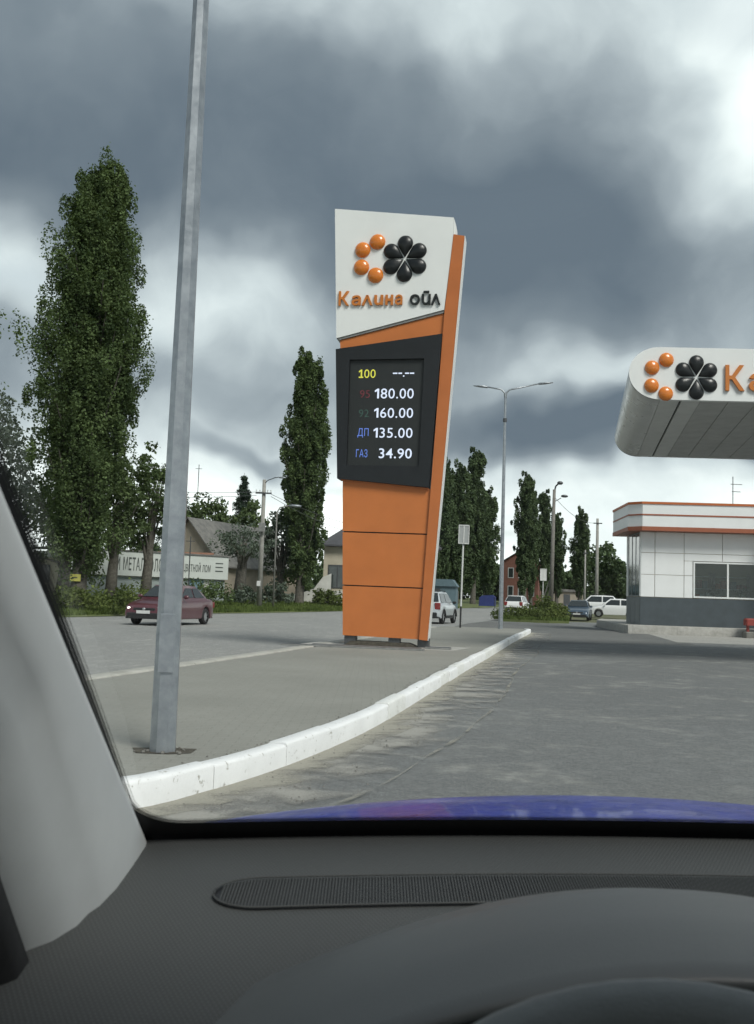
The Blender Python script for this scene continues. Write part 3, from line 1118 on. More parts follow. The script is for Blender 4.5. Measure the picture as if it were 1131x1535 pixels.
# two further shapes, shared by the poplars far down the road
protoA = tree_root('poplar_tree', 13.3, 131.0, terr(131) + 0.3, 'tall pointed poplar right behind the lamp post with two arms, highest of its clump', POP)
poplar_parts(20.9, 2.3, 120, 80, 0.28, 'far_leaf', protoA, tops=((-0.3, 0, 1.0), (0.7, 0, 0.95)), base=0.07, trunk_r=0.4, limbs=False, seed=31)
protoB = tree_root('poplar_tree', 10.6, 126.0, terr(126) + 0.3, 'broad poplar between the pylon and the rectangular sign back', POP)
poplar_parts(18.0, 2.5, 120, 80, 0.28, 'far_leaf', protoB, tops=((0, 0, 1.0), (-0.9, 0.2, 0.9), (0.8, 0, 0.93)), base=0.07, trunk_r=0.4, limbs=False, seed=37)
far_pops = [
    (protoB, 8.4, 122, 1.02, 0.85, 1.0, 'poplar half hidden by the right edge of the orange pylon'),
    (protoB, 15.7, 136, 0.88, 1.0, 2.4, 'lower poplar just behind the two armed lamp post, loose at its edge'),
    (protoA, 21.6, 140, 0.91, 0.95, 0.7, 'tallest poplar of the pair left of the wooden lamp pole'),
    (protoB, 23.2, 144, 0.99, 0.75, 1.9, 'poplar with forked tip beside the tallest of the pair'),
    (protoA, 25.6, 147, 0.83, 0.8, 3.1, 'poplar directly behind the wooden pole with two lamp heads'),
    (protoA, 28.2, 150, 0.68, 0.80, 4.0, 'small narrow poplar between the wooden pole and the store'),
    (protoB, 33.0, 156, 0.86, 0.90, 5.0, 'poplar nearest the store, behind the bare grey pole'),
]
for src, x, y, sz, sr, a, lab in far_pops:
    o = copy_tree(src)
    o.location = (x, y, terr(y) + 0.25)
    o.rotation_euler = (0, 0, a)
    o.scale = (sr, sr, sz)
    o['label'] = lab

GRV = 'broadleaf trees on the far bank'
r = tree_root('broadleaf_tree', -22.6, 58.0, 0.6, 'pale feathery tree at the left edge behind the windscreen pillar', GRV)
broad_parts(12.6, 3.9, 2.4, 170, 85, 0.20, 'silver_leaf', r, 0.28, seed=41, crad=0.20)
r = tree_root('broadleaf_tree', -25.6, 54.0, 0.6, 'tall tree at the left edge of which only a twig of leaves shows', GRV)
broad_parts(18.4, 4.3, 9.0, 80, 45, 0.20, 'poplar_leaf', r, 0.34, seed=43, crad=0.22)
r = tree_root('broadleaf_tree', -17.2, 53.5, 0.55, 'dark stemmed tree left of the tallest poplar', GRV)
broad_parts(8.0, 2.5, 1.9, 70, 60, 0.18, 'light_leaf', r, 0.36, seed=45, crad=0.30)
r = tree_root('broadleaf_tree', -14.95, 55.0, 0.55, 'light green tree with a leaning trunk right of the tallest poplar', GRV)
broad_parts(8.4, 2.2, 2.8, 75, 75, 0.20, 'light_leaf', r, 0.30, seed=47, crad=0.30)
r = tree_root('broadleaf_tree', -13.45, 57.0, 0.55, 'tree half hidden by the near lamp post', GRV)
broad_parts(8.9, 1.9, 2.6, 70, 70, 0.20, 'poplar_leaf', r, 0.30, seed=49, crad=0.30)
r = tree_root('broadleaf_tree', -10.0, 72.0, 0.6, 'dark trunked willow leaning by the concrete utility pole', GRV)
broad_parts(6.1, 2.3, 2.7, 42, 42, 0.20, 'silver_leaf', r, 0.42, seed=51, crad=0.30)
r = tree_root('broadleaf_tree', -7.6, 78.0, 0.6, 'loose grey green tree between the utility pole and the slender poplar', GRV)
broad_parts(8.3, 1.9, 1.5, 60, 70, 0.24, 'silver_leaf', r, 0.3, seed=53, crad=0.30)
r = tree_root('broadleaf_tree', -19.0, 108.0, 0.7, 'bright green round tree behind the tan gable house', GRV)
broad_parts(11.6, 3.6, 3.0, 70, 70, 0.38, 'light_leaf', r, 0.3, seed=55, crad=0.28)
r = tree_root('broadleaf_tree', -15.2, 112.0, 0.7, 'bright green tree in front of the spruce', GRV)
broad_parts(11.2, 3.0, 3.0, 60, 70, 0.38, 'light_leaf', r, 0.3, seed=57, crad=0.28)
r = tree_root('spruce_tree', -16.7, 120.0, 0.8, 'pointed spruce behind the house left of the utility pole', 'conifers behind the houses')
conifer_parts(15.4, 3.7, 20000, 0.30, r, seed=59)
r = tree_root('pine_tree', -24.2, 116.0, 0.8, 'dark drooping conifer beside the near lamp post', 'conifers behind the houses')
conifer_parts(15.6, 3.9, 20000, 0.32, r, seed=61)


def wood(name, x0, x1, y0, y1, h, n, leaf, lmat, label, seed):
    global rng
    rng = np.random.default_rng(seed)
    k = n // 60
    cx = rng.uniform(x0, x1, k)
    cy = rng.uniform(y0, y1, k)
    hh = h * (0.55 + 0.3 * np.sin(cx * 0.35 + seed) * np.sin(cx * 0.11) + 0.25 * rng.uniform(size=k))
    cz = rng.uniform(0.05, 1, k) * hh + terr((y0 + y1) / 2)
    P, d = clump_points(np.stack([cx, cy, cz], 1), rng.uniform(0.8, 1.7, k), 60, 1.1)
    tag(quads(name, P, leaf * rng.uniform(0.7, 1.3, len(P)), lmat, None, up=0.3, out=d * 0.7), label, 'woodland', kind='stuff')


wood('far_wood', 12, 75, 185, 200, 11.5, 42000, 0.75, 'far_leaf', 'far-off belt of dark trees behind the poplars and the store', 71)
wood('far_wood', -75, 14, 165, 180, 10.0, 36000, 0.75, 'far_leaf', 'far-off belt of dark trees behind the houses on the left', 73)


def shrub(x, y, z, R, H, n, leaf, lmat, label, seed, group='shrubs and low bushes', name='shrub'):
    global rng
    rng = np.random.default_rng(seed)
    k = max(6, n // 50)
    a = rng.uniform(0, 2 * math.pi, k)
    q = R * np.sqrt(rng.uniform(0, 1, k))
    zz = H * (0.15 + 0.75 * rng.uniform(size=k)) * (1 - 0.5 * (q / R) ** 2)
    C = np.stack([q * np.cos(a), q * np.sin(a), zz], 1)
    P, d = clump_points(C, R * rng.uniform(0.16, 0.34, k), 50, 0.9)
    P[:, 2] = np.maximum(P[:, 2], 0.0)
    root = empty(name, (x, y, z), label=label, cat='shrub', group=group)
    b = MB()
    for i in range(6):
        e = C[rng.integers(k)]
        b.tube([(e[0] * 0.1, e[1] * 0.1, -0.1), tuple(e * 0.6), tuple(e)], [0.03, 0.02, 0.008], 4, cap=False)
    b.build('stem', 'bark', root)
    quads('foliage', P, leaf * rng.uniform(0.6, 1.3, len(P)), lmat, root, up=0.4, out=d * 0.6)


shrub(11.9, 67.0, 0.14, 1.5, 1.55, 2600, 0.17, 'shrub_leaf', 'tall yellow green weeds around the foot of the wooden lamp pole', 81)
shrub(9.5, 64.0, 0.14, 1.7, 0.62, 2200, 0.15, 'shrub_leaf', 'low spreading weeds at the left tip of the grass island', 82)
shrub(10.9, 63.0, 0.14, 1.5, 0.70, 2200, 0.15, 'shrub_leaf', 'low weeds at the front edge of the grass island', 83)
shrub(-11.4, 46.0, 0.42, 1.7, 1.0, 1600, 0.16, 'shrub_leaf', 'rounded bush behind the front of the red sedan', 84)
shrub(-11.1, 62.5, 0.55, 1.8, 1.5, 1600, 0.18, 'poplar_leaf', 'bush before the blue door of the white shop', 85)
shrub(-9.2, 68.0, 0.5, 1.4, 1.2, 1400, 0.18, 'silver_leaf', 'bush at the right end of the white shop', 86)
shrub(-7.4, 72.5, 0.5, 1.4, 1.9, 1400, 0.2, 'silver_leaf', 'grey green bush beside the concrete utility pole', 87)
shrub(-3.9, 79.0, 0.55, 1.6, 1.3, 1500, 0.2, 'shrub_leaf', 'bush beside the cream house, touching the pylon edge', 88)
shrub(-13.6, 44.0, 0.42, 1.5, 0.9, 1400, 0.16, 'shrub_leaf', 'low bush between the windscreen pillar and the red sedan', 89)


def grass(name, pts, h, label):
    n = len(pts)
    a = rng.uniform(0, 2 * math.pi, n)
    w = rng.uniform(0.03, 0.06, n)
    hh = h * rng.uniform(0.4, 1.2, n)
    V = np.empty((n, 3, 3))
    dx, dy = np.cos(a) * w, np.sin(a) * w
    V[:, 0] = pts + np.stack([dx, dy, np.full(n, -0.03)], 1)
    V[:, 1] = pts + np.stack([-dx, -dy, np.full(n, -0.03)], 1)
    V[:, 2] = pts + np.stack([rng.normal(size=n) * 0.08, rng.normal(size=n) * 0.08, hh], 1)
    me = bpy.data.meshes.new(name)
    me.vertices.add(n * 3)
    me.vertices.foreach_set('co', V.reshape(-1))
    me.loops.add(n * 3)
    me.loops.foreach_set('vertex_index', np.arange(n * 3, dtype=np.int32))
    me.polygons.add(n)
    me.polygons.foreach_set('loop_start', np.arange(0, n * 3, 3, dtype=np.int32))
    me.update(calc_edges=True)
    me.materials.append(M['grass_blade'])
    tag(link(name, me), label, 'grass', kind='stuff')


rng = np.random.default_rng(91)
gy = rng.uniform(30, 112, 60000)
go = 0.15 + rng.uniform(0, 1, 60000) ** 1.6 * 11
gx = np.array([lerp_poly(FAR_EDGE, y) for y in gy]) - go * 1.04
gz = np.array([verge_z(x, y) for x, y in zip(gx, gy)])
grass('grass', np.stack([gx, gy, gz], 1), 0.22, 'rough green grass on the bank across the road')
ip = []
while len(ip) < 9000:
    x, y = rng.uniform(8.2, 15.6), rng.uniform(60.8, 80)
    ins = False
    j = len(isl) - 1
    for i in range(len(isl)):
        if (isl[i][1] > y) != (isl[j][1] > y) and x < (isl[j][0] - isl[i][0]) * (y - isl[i][1]) / (isl[j][1] - isl[i][1]) + isl[i][0]:
            ins = not ins
        j = i
    if ins:
        ip.append((x, y, 0.16))
grass('grass', np.array(ip), 0.24, 'long green grass on the small island by the exit')

# ------------------------------------------------------------------ houses and sheds across the road
def frame(name, x, y, z, rz, label, cat, group=None):
    return empty(name, (x, y, z), rz, label, cat, group)


def window(root, x0, x1, z0, z1, y, fr=0.07, mullions=(), m='white_pvc', name='window', glass='window_glass'):
    """window proud of a wall whose face is at y (wall faces -y)"""
    b = MB()
    b.box(x0, x1, y - 0.05, y + 0.04, z0, z0 + fr)
    b.box(x0, x1, y - 0.05, y + 0.04, z1 - fr, z1)
    b.box(x0, x0 + fr, y - 0.05, y + 0.04, z0 + fr, z1 - fr)
    b.box(x1 - fr, x1, y - 0.05, y + 0.04, z0 + fr, z1 - fr)
    edges = [x0 + fr]
    for mx in mullions:
        b.box(mx - fr * 0.55, mx + fr * 0.55, y - 0.045, y + 0.04, z0 + fr, z1 - fr)
        edges += [mx - fr * 0.55, mx + fr * 0.55]
    edges.append(x1 - fr)
    w = b.build(name, m, root)
    for a, c in zip(edges[0::2], edges[1::2]):
        MB().box(a, c, y - 0.018, y - 0.008, z0 + fr, z1 - fr).build('pane', glass, w)
    return w


# white scrap-metal shop with lettered board
shop = frame('shop', -19.5, 60.3, 0.40, math.atan2(7.6, 8.9), 'long low white shop with lettered board across the road', 'shop')
SL = 11.8
MB().box(0, SL, 0.0, 4.5, -0.4, 3.15).build('wall', 'plaster_white', shop)
bd = MB().bbox(-0.15, SL + 0.1, -0.28, -0.04, 1.72, 3.30, 0.02).build('sign_board', 'board_white', shop)
text_mesh('lettering', 'И МЕТАЛЛОЛОМ', 'board_letter', shop, (3.5, 7.15, 2.06, 2.94), 0.012, -0.282, 0.012, 0.0, 1.12)
text_mesh('lettering', 'ЦВЕТНОЙ ЛОМ', 'board_letter', shop, (8.35, 10.45, 2.08, 2.82), 0.012, -0.282, 0.012, 0.0, 1.12)
for k in range(3):
    MB().box(10.85, 11.45, -0.292, -0.281, 2.25 + k * 0.27, 2.33 + k * 0.27).build('printed_line', 'board_letter', shop)
for j, (xa, xb) in enumerate([(0.0, 2.95), (2.97, 5.92), (5.94, 8.9), (10.62, SL)]):
    for k in range(4):
        MB().bbox(xa, xb, -0.045, -0.003, -0.10 + k * 0.44, 0.325 + k * 0.44, 0.012).build('siding_panel', 'siding', shop)
dr = MB().bbox(8.95, 10.1, -0.06, -0.003, -0.25, 1.66, 0.015).build('door', 'blue_door', shop)
MB().box(9.95, 9.99, -0.10, -0.062, 0.7, 0.85).build('handle', 'dark_steel', dr)
MB().box(-0.3, SL + 0.3, -0.35, 4.8, 3.31, 3.40).build('roof', 'slate', shop)


def gable_house(name, x, y, z, rz, W, D, ze, zr, wm, rm, label, over=0.35):
    h = frame(name, x, y, z, rz, label, 'house')
    w = W / 2
    b = MB()
    b.prism([(-w, -0.5), (w, -0.5), (w, ze), (0, zr), (-w, ze)], 0, D)
    b.build('wall', wm, h)
    s = (zr - ze) / w
    rb = MB()
    for sg in (-1, 1):
        p = [(0, zr + 0.02), (sg * (w + over), ze - s * over + 0.02), (sg * (w + over), ze - s * over + 0.14), (0, zr + 0.14)]
        rb.prism(p if sg > 0 else p[::-1], -over, D + over)
    rb.build('roof', rm, h)
    return h


gh = gable_house('gable_house', -15.3, 79.0, 0.6, rad(-24), 6.2, 13, 3.0, 6.55, 'plaster_tan', 'slate',
                 'old tan plaster house with grey gable roof behind the white shop')
window(gh, -1.0, 0.1, 1.0, 2.4, 0.0, 0.09, (-0.45,))
sh = frame('lean_to_shed', -17.5, 75.0, 0.6, rad(-5), 'lean-to with rusty brown roof between the shop and the tan house', 'shed')
MB().box(0, 4.2, 0, 2.5, -0.4, 2.4).build('wall', 'plaster_tan', sh)
MB().prism([(-0.2, 2.45), (4.4, 2.45), (4.4, 2.53), (-0.2, 2.53)], -0.3, 0.2).build('eave_board', 'dark_steel', sh)
MB().add([(-0.2, -0.3, 2.56), (4.4, -0.3, 2.56), (4.4, 2.7, 3.7), (-0.2, 2.7, 3.7), (-0.2, -0.3, 2.62), (4.4, -0.3, 2.62), (4.4, 2.7, 3.76), (-0.2, 2.7, 3.76)],
         [(0, 3, 2, 1), (4, 5, 6, 7), (0, 1, 5, 4), (1, 2, 6, 5), (2, 3, 7, 6), (3, 0, 4, 7)]).build('roof', 'rust_roof', sh)
# cream house with dark hipped roof, seen beside the pylon
ch = frame('hip_roof_house', 1.0, 82.5, 0.7, 0.0, 'cream house with dark hipped roof beside the left edge of the pylon', 'house')
MB().box(-5.4, 4, 0, 8, -0.5, 4.75).build('wall', 'plaster_cream', ch)
MB().box(-5.48, 4.1, -0.06, 0.02, -0.5, 1.0).build('plinth', 'plaster_white', ch)
MB().add([(-5.9, -0.6, 4.76), (4.6, -0.6, 4.76), (4.6, 8.6, 4.76), (-5.9, 8.6, 4.76), (-2.6, 4, 7.5), (1.3, 4, 7.5), (-5.9, -0.6, 4.9), (4.6, -0.6, 4.9), (4.6, 8.6, 4.9), (-5.9, 8.6, 4.9)],
         [(0, 3, 2, 1), (0, 1, 7, 6), (1, 2, 8, 7), (2, 3, 9, 8), (3, 0, 6, 9), (6, 7, 5, 4), (8, 9, 4, 5), (7, 8, 5), (9, 6, 4)]).build('roof', 'dark_roof', ch)
window(ch, -5.0, -3.4, 1.2, 3.2, 0.0, 0.1, (-4.2,), 'dark_steel')
window(ch, -2.3, -0.9, 1.5, 3.2, 0.0, 0.1, (-1.6,))
# little pale kiosk at far left
ks = frame('kiosk', -20.8, 54.5, 0.55, rad(20), 'little beige kiosk with white roof beside the windscreen pillar', 'kiosk')
MB().box(0, 3.0, 0, 2.4, -0.4, 2.35).build('wall', 'plaster_cream', ks)
MB().bbox(-0.25, 3.25, -0.3, 2.7, 2.36, 2.62, 0.05).build('roof', 'plaster_white', ks)
window(ks, 0.9, 2.4, 0.95, 1.95, 0.0, 0.06, (1.4, 1.9), 'dark_steel')
# fence of the shop yard on the left
fen = empty('yard_fence', (-21.5, 57.0, 0.5), rad(30), 'low grey panel fence left of the lettered shop', 'fence')
for k in range(5):
    MB().bbox(-4 + k * 1.52, -4 + k * 1.52 + 1.46, 0, 0.05, 0.0, 1.5, 0.01).build('panel', 'siding', fen)
    MB().box(-4.05 + k * 1.52, -3.99 + k * 1.52, 0.055, 0.115, -0.3, 1.6).build('post', 'zinc', fen)
# white garden wall by the cream house
gw = empty('garden_wall', (-7.2, 80.2, 0.5), 0.1, 'pale crumbling garden wall behind the slender poplar', 'wall')
wl = MB().prism([(-0.2, -0.3), (3.6, -0.3), (3.6, 2.6), (2.9, 2.3), (2.2, 1.3), (1.4, 1.0), (0.4, 0.8), (-0.2, 0.8)], 0, 0.35).build('masonry', 'plaster_white', gw)
# brick house far down the road
bh = gable_house('brick_house', 22.6, 150.0, terr(150) + 0.4, rad(-14), 5.4, 9, 6.6, 8.3, 'brick_red', 'dark_roof',
                 'two storey red brick house far behind the two armed lamp post')
for zz in (1.2, 4.0):
    for xx in (-2.0, -0.4, 1.2):
        window(bh, xx, xx + 0.9, zz, zz + 1.6, 0.0, 0.1)
# blue sheds and low grey buildings under the poplars
bs_ = frame('blue_shed', 5.3, 100.0, terr(100) + 0.35, rad(-10), 'pale blue shed behind the silver crossover', 'shed')
MB().box(0, 3.1, 0, 2.5, -0.3, 2.0).build('wall', 'shed_blue', bs_)
MB().prism([(-0.15, 2.02), (3.25, 2.02), (2.7, 2.75), (0.4, 2.75)], -0.2, 2.7).build('roof', 'shed_blue', bs_)
MB().box(0.5, 1.5, -0.03, -0.003, 0.0, 1.8).build('door', 'dark_steel', bs_)
bt = frame('blue_stall', 12.6, 117.0, terr(117) + 0.3, rad(-10), 'bright blue stall standing beneath the poplars', 'stall')
MB().prism([(0, 0), (2.0, 0), (2.0, 1.1), (1.7, 1.35), (0.4, 1.25), (0, 0.95)], 0, 1.6).build('cover', 'tarp_blue', bt)
for xx in (0.05, 1.93):
    MB().tube([(xx, -0.03, -0.3), (xx, -0.03, 1.05)], 0.03, 6).build('post', 'dark_steel', bt)
gb = frame('grey_shed', 30.0, 165.0, terr(165) + 0.4, 0.0, 'low grey shed with pale roof edge far beyond the island', 'shed')
MB().box(0, 5.5, 0, 4, -0.5, 2.2).build('wall', 'plaster_tan', gb)
MB().prism([(-0.3, 2.22), (5.8, 2.22), (5.8, 2.5), (-0.3, 2.8)], -0.3, 4.3).build('roof', 'slate', gb)
MB().box(2.2, 3.3, -0.04, -0.003, 0.0, 1.8).build('door', 'dark_steel', gb)

# ------------------------------------------------------------------ the store
store = empty('store', (12.62, 46.0, 0.0), rad(-4.0), 'white panelled filling station store with orange fascia stripes', 'store')
plat = [(11.6, 44.3), (40, 41.8), (40, 58), (14.4, 61.5), (12.9, 56)]
tag(MB().slab(plat, -0.02, 0.37).build('store_platform', 'concrete_apron'), 'raised concrete platform under the store', 'platform', kind='structure')
pk = empty('platform_kerb', (0, 0, 0), label='pale kerb around the raised platform of the store', cat='kerb', kind='structure')
pkp = resample([Vector((14.45, 61.7)), Vector((12.85, 56)), Vector((11.53, 44.22)), Vector((40, 41.7))], 0.2)
kerb_run(pkp, 1.0, 0.14, 0.40, -0.02, 'concrete', pk, side=1, jitter=0.003)
SW, SD = 14.0, 3.4
zp, zc_, zt = 0.37, 4.80, 6.15
for x0, x1, y0, y1, z0, z1 in ((0.02, 2.42, 0.02, SD - 0.02, zp, zt - 0.3), (2.42, 6.0, 0.02, 0.28, zp, 1.70), (2.42, 6.0, 0.02, SD - 0.02, 3.46, zt - 0.3),
                               (2.42, 6.0, 3.0, SD - 0.02, zp, 3.46), (6.0, SW, 0.02, SD - 0.02, zp, zt - 0.3)):
    MB().box(x0, x1, y0, y1, z0, z1).build('core_wall', 'plaster_cream', store)
MB().box(2.42, 6.0, 0.28, 3.0, zp, zp + 0.05).build('shop_floor', 'concrete', store)
random.seed(21)
for k, (xa, xb) in enumerate(((2.60, 3.95), (4.15, 5.80))):
    sh_ = empty('goods_shelf', (0, 0, 0), 0.0, ['goods shelf seen through the left pane of the store window', 'goods shelf seen through the right pane of the store window'][k], 'shelf', 'shelves inside the store')
    sh_.matrix_world = Matrix.Translation((12.62, 46.0, 0.0)) @ Matrix.Rotation(rad(-4.0), 4, 'Z')
    for zz in (0.4, 1.0, 1.6, 2.2, 2.8):
        MB().box(xa, xb, 2.45, 2.9, zz, zz + 0.03).build('board', 'white_pvc', sh_)
        x_ = xa + 0.05
        while x_ < xb - 0.2 and zz < 2.8:
            w_, h_ = random.uniform(0.12, 0.3), random.uniform(0.2, 0.42)
            MB().bbox(x_, x_ + w_, 2.50, 2.8, zz + 0.031, zz + 0.03 + h_, 0.01).build('packet', random.choice(['red_paint', 'blue_door', 'sign_yellow', 'plaster_white', 'shed_blue', 'fascia_orange']), sh_)
            x_ += w_ + random.uniform(0.02, 0.1)
    for xx in (xa - 0.03, xb):
        MB().box(xx, xx + 0.03, 2.45, 2.9, zp + 0.05, 3.0).build('upright', 'zinc', sh_)
for k, xx in enumerate((3.45, 4.85)):
    pp = Matrix.Rotation(rad(-4.0), 4, 'Z') @ Vector((xx, 0.17, 0))
    pl_ = empty('potted_plant', (12.62 + pp.x, 46.0 + pp.y, 1.70), 0.0, ['potted plant on the sill behind the left store pane', 'potted plant on the sill behind the right store pane'][k], 'plant', 'plants on the store sill')
    MB().rings([[(r_ * math.cos(2 * math.pi * i / 10), r_ * math.sin(2 * math.pi * i / 10), z_) for i in range(10)] for r_, z_ in ((0.06, 0.0), (0.085, 0.14))]).build('pot', 'rust_roof', pl_)
    rng = np.random.default_rng(300 + k)
    q_ = rng.normal(size=(90, 3)) * np.array([0.16, 0.05, 0.13]) + np.array([0, 0.0, 0.36])
    q_[:, 1] = np.clip(q_[:, 1], -0.1, 0.2)
    quads('foliage', q_, 0.09 * rng.uniform(0.7, 1.3, 90), 'light_leaf', pl_, up=0.3)
MB().bbox(-0.02, 5.93, -0.03, 0.018, zp, 1.68, 0.008).build('plinth', 'plinth_grey', store)
for k in range(3):
    MB().box(-0.028, -0.002 + 0.02, 0.03 + k * 1.12, 1.10 + k * 1.12, zp, 1.69).build('plinth', 'plinth_light', store)
# cladding cassettes, each a panel with open joints
cols = [0.0, 0.66, 2.02, 3.80, 5.92]
rows = [1.70, 2.76, 3.80, zc_]
for i in range(4):
    for j in range(3):
        x0, x1, z0, z1 = cols[i] + 0.012, cols[i + 1] - 0.012, rows[j] + 0.012, rows[j + 1] - 0.012
        rects = [(x0, x1, z0, z1)]
        if i >= 2 and j <= 1:          # cut round the window band
            if j == 0:
                rects = [] if i == 3 else [(2.032, 2.42, z0, z1)]
            else:
                rects = [(x0, x1, 3.46, z1)] if i == 3 else [(x0, 2.42, z0, 3.44), (x0, x1, 3.46, z1)]
        for (a, b_, c, d) in rects:
            MB().bbox(a, b_, -0.025, 0.018, c, d, 0.006).build('cladding_panel', 'cladding', store)
window(store, 2.45, 5.93, 1.72, 3.43, 0.0, 0.075, (4.05,), glass='store_glass')
# side wall: glazing between white corner posts
MB().box(-0.026, 0.018, 0.0, 0.16, 1.72, zc_).build('corner_post', 'white_pvc', store)
MB().box(-0.026, 0.018, SD - 0.48, SD, 1.72, zc_).build('corner_post', 'white_pvc', store)
for k in range(3):
    sw_ = MB()
    a, b_ = 0.18 + k * 0.90, 0.18 + (k + 1) * 0.90 - 0.04
    sw_.box(-0.024, 0.016, a, b_, 1.72, 1.78)
    sw_.box(-0.024, 0.016, a, b_, 4.72, 4.79)
    sw_.box(-0.024, 0.016, a, a + 0.05, 1.78, 4.72)
    sw_.box(-0.024, 0.016, b_ - 0.05, b_, 1.78, 4.72)
    w_ = sw_.build('side_window', 'plinth_light', store)
    MB().box(-0.016, -0.006, a + 0.05, b_ - 0.05, 1.78, 4.72).build('pane', 'window_glass', w_)
# stepped fascia with three orange stripes
fx0, fx1, fy0 = -0.62, 6.0, -0.72
def band(z0, z1, m, out, name='fascia_band'):
    MB().slab([(fx0 - out + 0.55, fy0 - out), (fx1, fy0 - out), (fx1, SD + 0.6), (fx0 - out, SD + 0.6), (fx0 - out, fy0 - out + 0.55)], z0, z1).build(name, m, store)
band(4.80, 4.99, 'fascia_brown', 0.03, 'fascia_stripe')
band(4.992, 5.51, 'cladding', 0.0)
band(5.512, 5.58, 'fascia_brown', 0.02, 'fascia_stripe')
band(5.582, 6.05, 'cladding', 0.0)
band(6.052, 6.16, 'fascia_orange', 0.04, 'fascia_stripe')
# entrance bay at the right edge of the picture
MB().bbox(6.0, 9.6, -1.3, 0.0, 4.70, 6.20, 0.02).build('porch_fascia', 'fascia_orange', store)
MB().bbox(6.02, 6.22, -1.2, -1.0, zp, 4.69, 0.01).build('porch_column', 'plinth_light', store)
MB().bbox(9.3, 9.5, -1.2, -1.0, zp, 4.69, 0.01).build('porch_column', 'plinth_light', store)
MB().box(6.1, 9.5, -0.03, 0.018, zp, 4.69).build('glazed_front', 'window_glass', store)
# aerial on the roof
ae = empty('roof_aerial', (17.75, 48.0, 5.85), 0.1, 'thin television aerial with two bars on the store roof', 'aerial')
MB().tube([(0, 0, 0), (0, 0, 2.0)], 0.022, 6).build('mast', 'dark_steel', ae)
MB().tube([(-0.12, 0, 1.62), (0.48, 0, 1.62)], 0.018, 6).build('bar', 'dark_steel', ae)
MB().tube([(-0.05, 0, 1.25), (0.40, 0, 1.25)], 0.018, 6).build('bar', 'dark_steel', ae)
# red and grey stand before the entrance
rs_ = empty('red_stand', (16.9, 43.3, 0.0), 0.0, 'low red stand on a grey block near the store corner', 'stand')
MB().bbox(-0.40, 0.9, -0.25, 0.25, -0.02, 0.27, 0.04).build('base_block', 'grey_block', rs_)
MB().tube([(-0.22, 0, 0.26), (-0.22, 0, 0.55)], 0.07, 8).build('leg', 'red_paint', rs_)
MB().tube([(0.66, 0, 0.26), (0.66, 0, 0.55)], 0.07, 8).build('leg', 'red_paint', rs_)
MB().bbox(-0.36, 0.85, -0.2, 0.2, 0.55, 0.86, 0.05).build('top', 'red_paint', rs_)

# ------------------------------------------------------------------ canopy over the pumps
CF = 20.4
can = empty('filling_canopy', (5.40, CF, 0.0), 0.0, 'white rounded canopy over the pumps with logo and orange lettering', 'canopy')
fr_slope, sd_slope = -0.045, 0.21
def cpt(u, v, z):                 # u along the front, v into depth
    return (u + v * sd_slope, v + u * fr_slope, z)
zb_, zt_ = 5.66, 6.80
rr_ = (zt_ - zb_) / 2
prof = []
for k in range(0, 25):
    a = math.pi / 2 + math.pi * k / 24
    prof.append((rr_ + rr_ * math.cos(a) * 1.16, (zt_ + zb_) / 2 + rr_ * math.sin(a)))
prof[0] = (rr_, zt_)
CW, CD = 11.0, 8.0
ring = lambda v, ins: [cpt(u + ins, v, z) for u, z in prof]
skin = MB()
skin.rings([ring(0.0, 0), ring(CD, 0)], False, False, closed=False)
s_ = skin.build('edge_skin', 'canopy_metal', can, smooth=True)
full = [(u, z) for u, z in prof] + [(CW, zb_), (CW, zt_)]
fb = MB()
n_ = len(full)
fb.add([cpt(u, -0.03, z) for u, z in full] + [cpt(u, 0.10, z) for u, z in full],
       [tuple(range(n_)), tuple(range(2 * n_ - 1, n_ - 1, -1))] + [((i + 1) % n_, i, n_ + i, n_ + (i + 1) % n_) for i in range(n_)])
fb.build('front_fascia', 'fascia_white', can)
fb = MB()
fb.add([cpt(u, CD - 0.10, z) for u, z in full] + [cpt(u, CD + 0.03, z) for u, z in full],
       [tuple(range(n_)), tuple(range(2 * n_ - 1, n_ - 1, -1))] + [((i + 1) % n_, i, n_ + i, n_ + (i + 1) % n_) for i in range(n_)])
fb.build('rear_fascia', 'fascia_white', can)
def cbox(u0, u1, v0, v1, z0, z1):
    p = [cpt(u0, v0, z0), cpt(u1, v0, z0), cpt(u1, v1, z0), cpt(u0, v1, z0), cpt(u0, v0, z1), cpt(u1, v0, z1), cpt(u1, v1, z1), cpt(u0, v1, z1)]
    return MB().add(p, [(0, 3, 2, 1), (4, 5, 6, 7), (0, 1, 5, 4), (1, 2, 6, 5), (2, 3, 7, 6), (3, 0, 4, 7)])
cbox(rr_, CW, 0.11, CD - 0.11, zt_ - 0.05, zt_ - 0.005).build('roof_sheet', 'canopy_metal', can)
cbox(CW - 0.1, CW, 0.11, CD - 0.11, zb_ + 0.06, zt_ - 0.06).build('end_panel', 'fascia_white', can)
cbox(rr_ + 0.01, rr_ + 0.42, 0.11, CD - 0.11, zb_ - 0.0, zb_ + 0.05).build('soffit_panel', 'soffit_light', can)
cbox(rr_ + 0.47, rr_ + 0.86, 0.11, CD - 0.11, zb_ + 0.0, zb_ + 0.05).build('soffit_panel', 'soffit_light', can)
cbox(rr_ + 0.42, rr_ + 0.47, 0.11, CD - 0.11, zb_ + 0.045, zb_ + 0.09).build('soffit_groove', 'pylon_black', can)
u = rr_ + 0.875
while u < CW - 0.6:
    cbox(u, u + 0.585, 0.11, CD - 0.11, zb_ + 0.012, zb_ + 0.05).build('soffit_panel', 'soffit', can)
    u += 0.6
cbox(rr_ + 0.86, CW - 0.1, 0.11, CD - 0.11, zb_ + 0.055, zb_ + 0.09).build('soffit_backing', 'soffit', can)
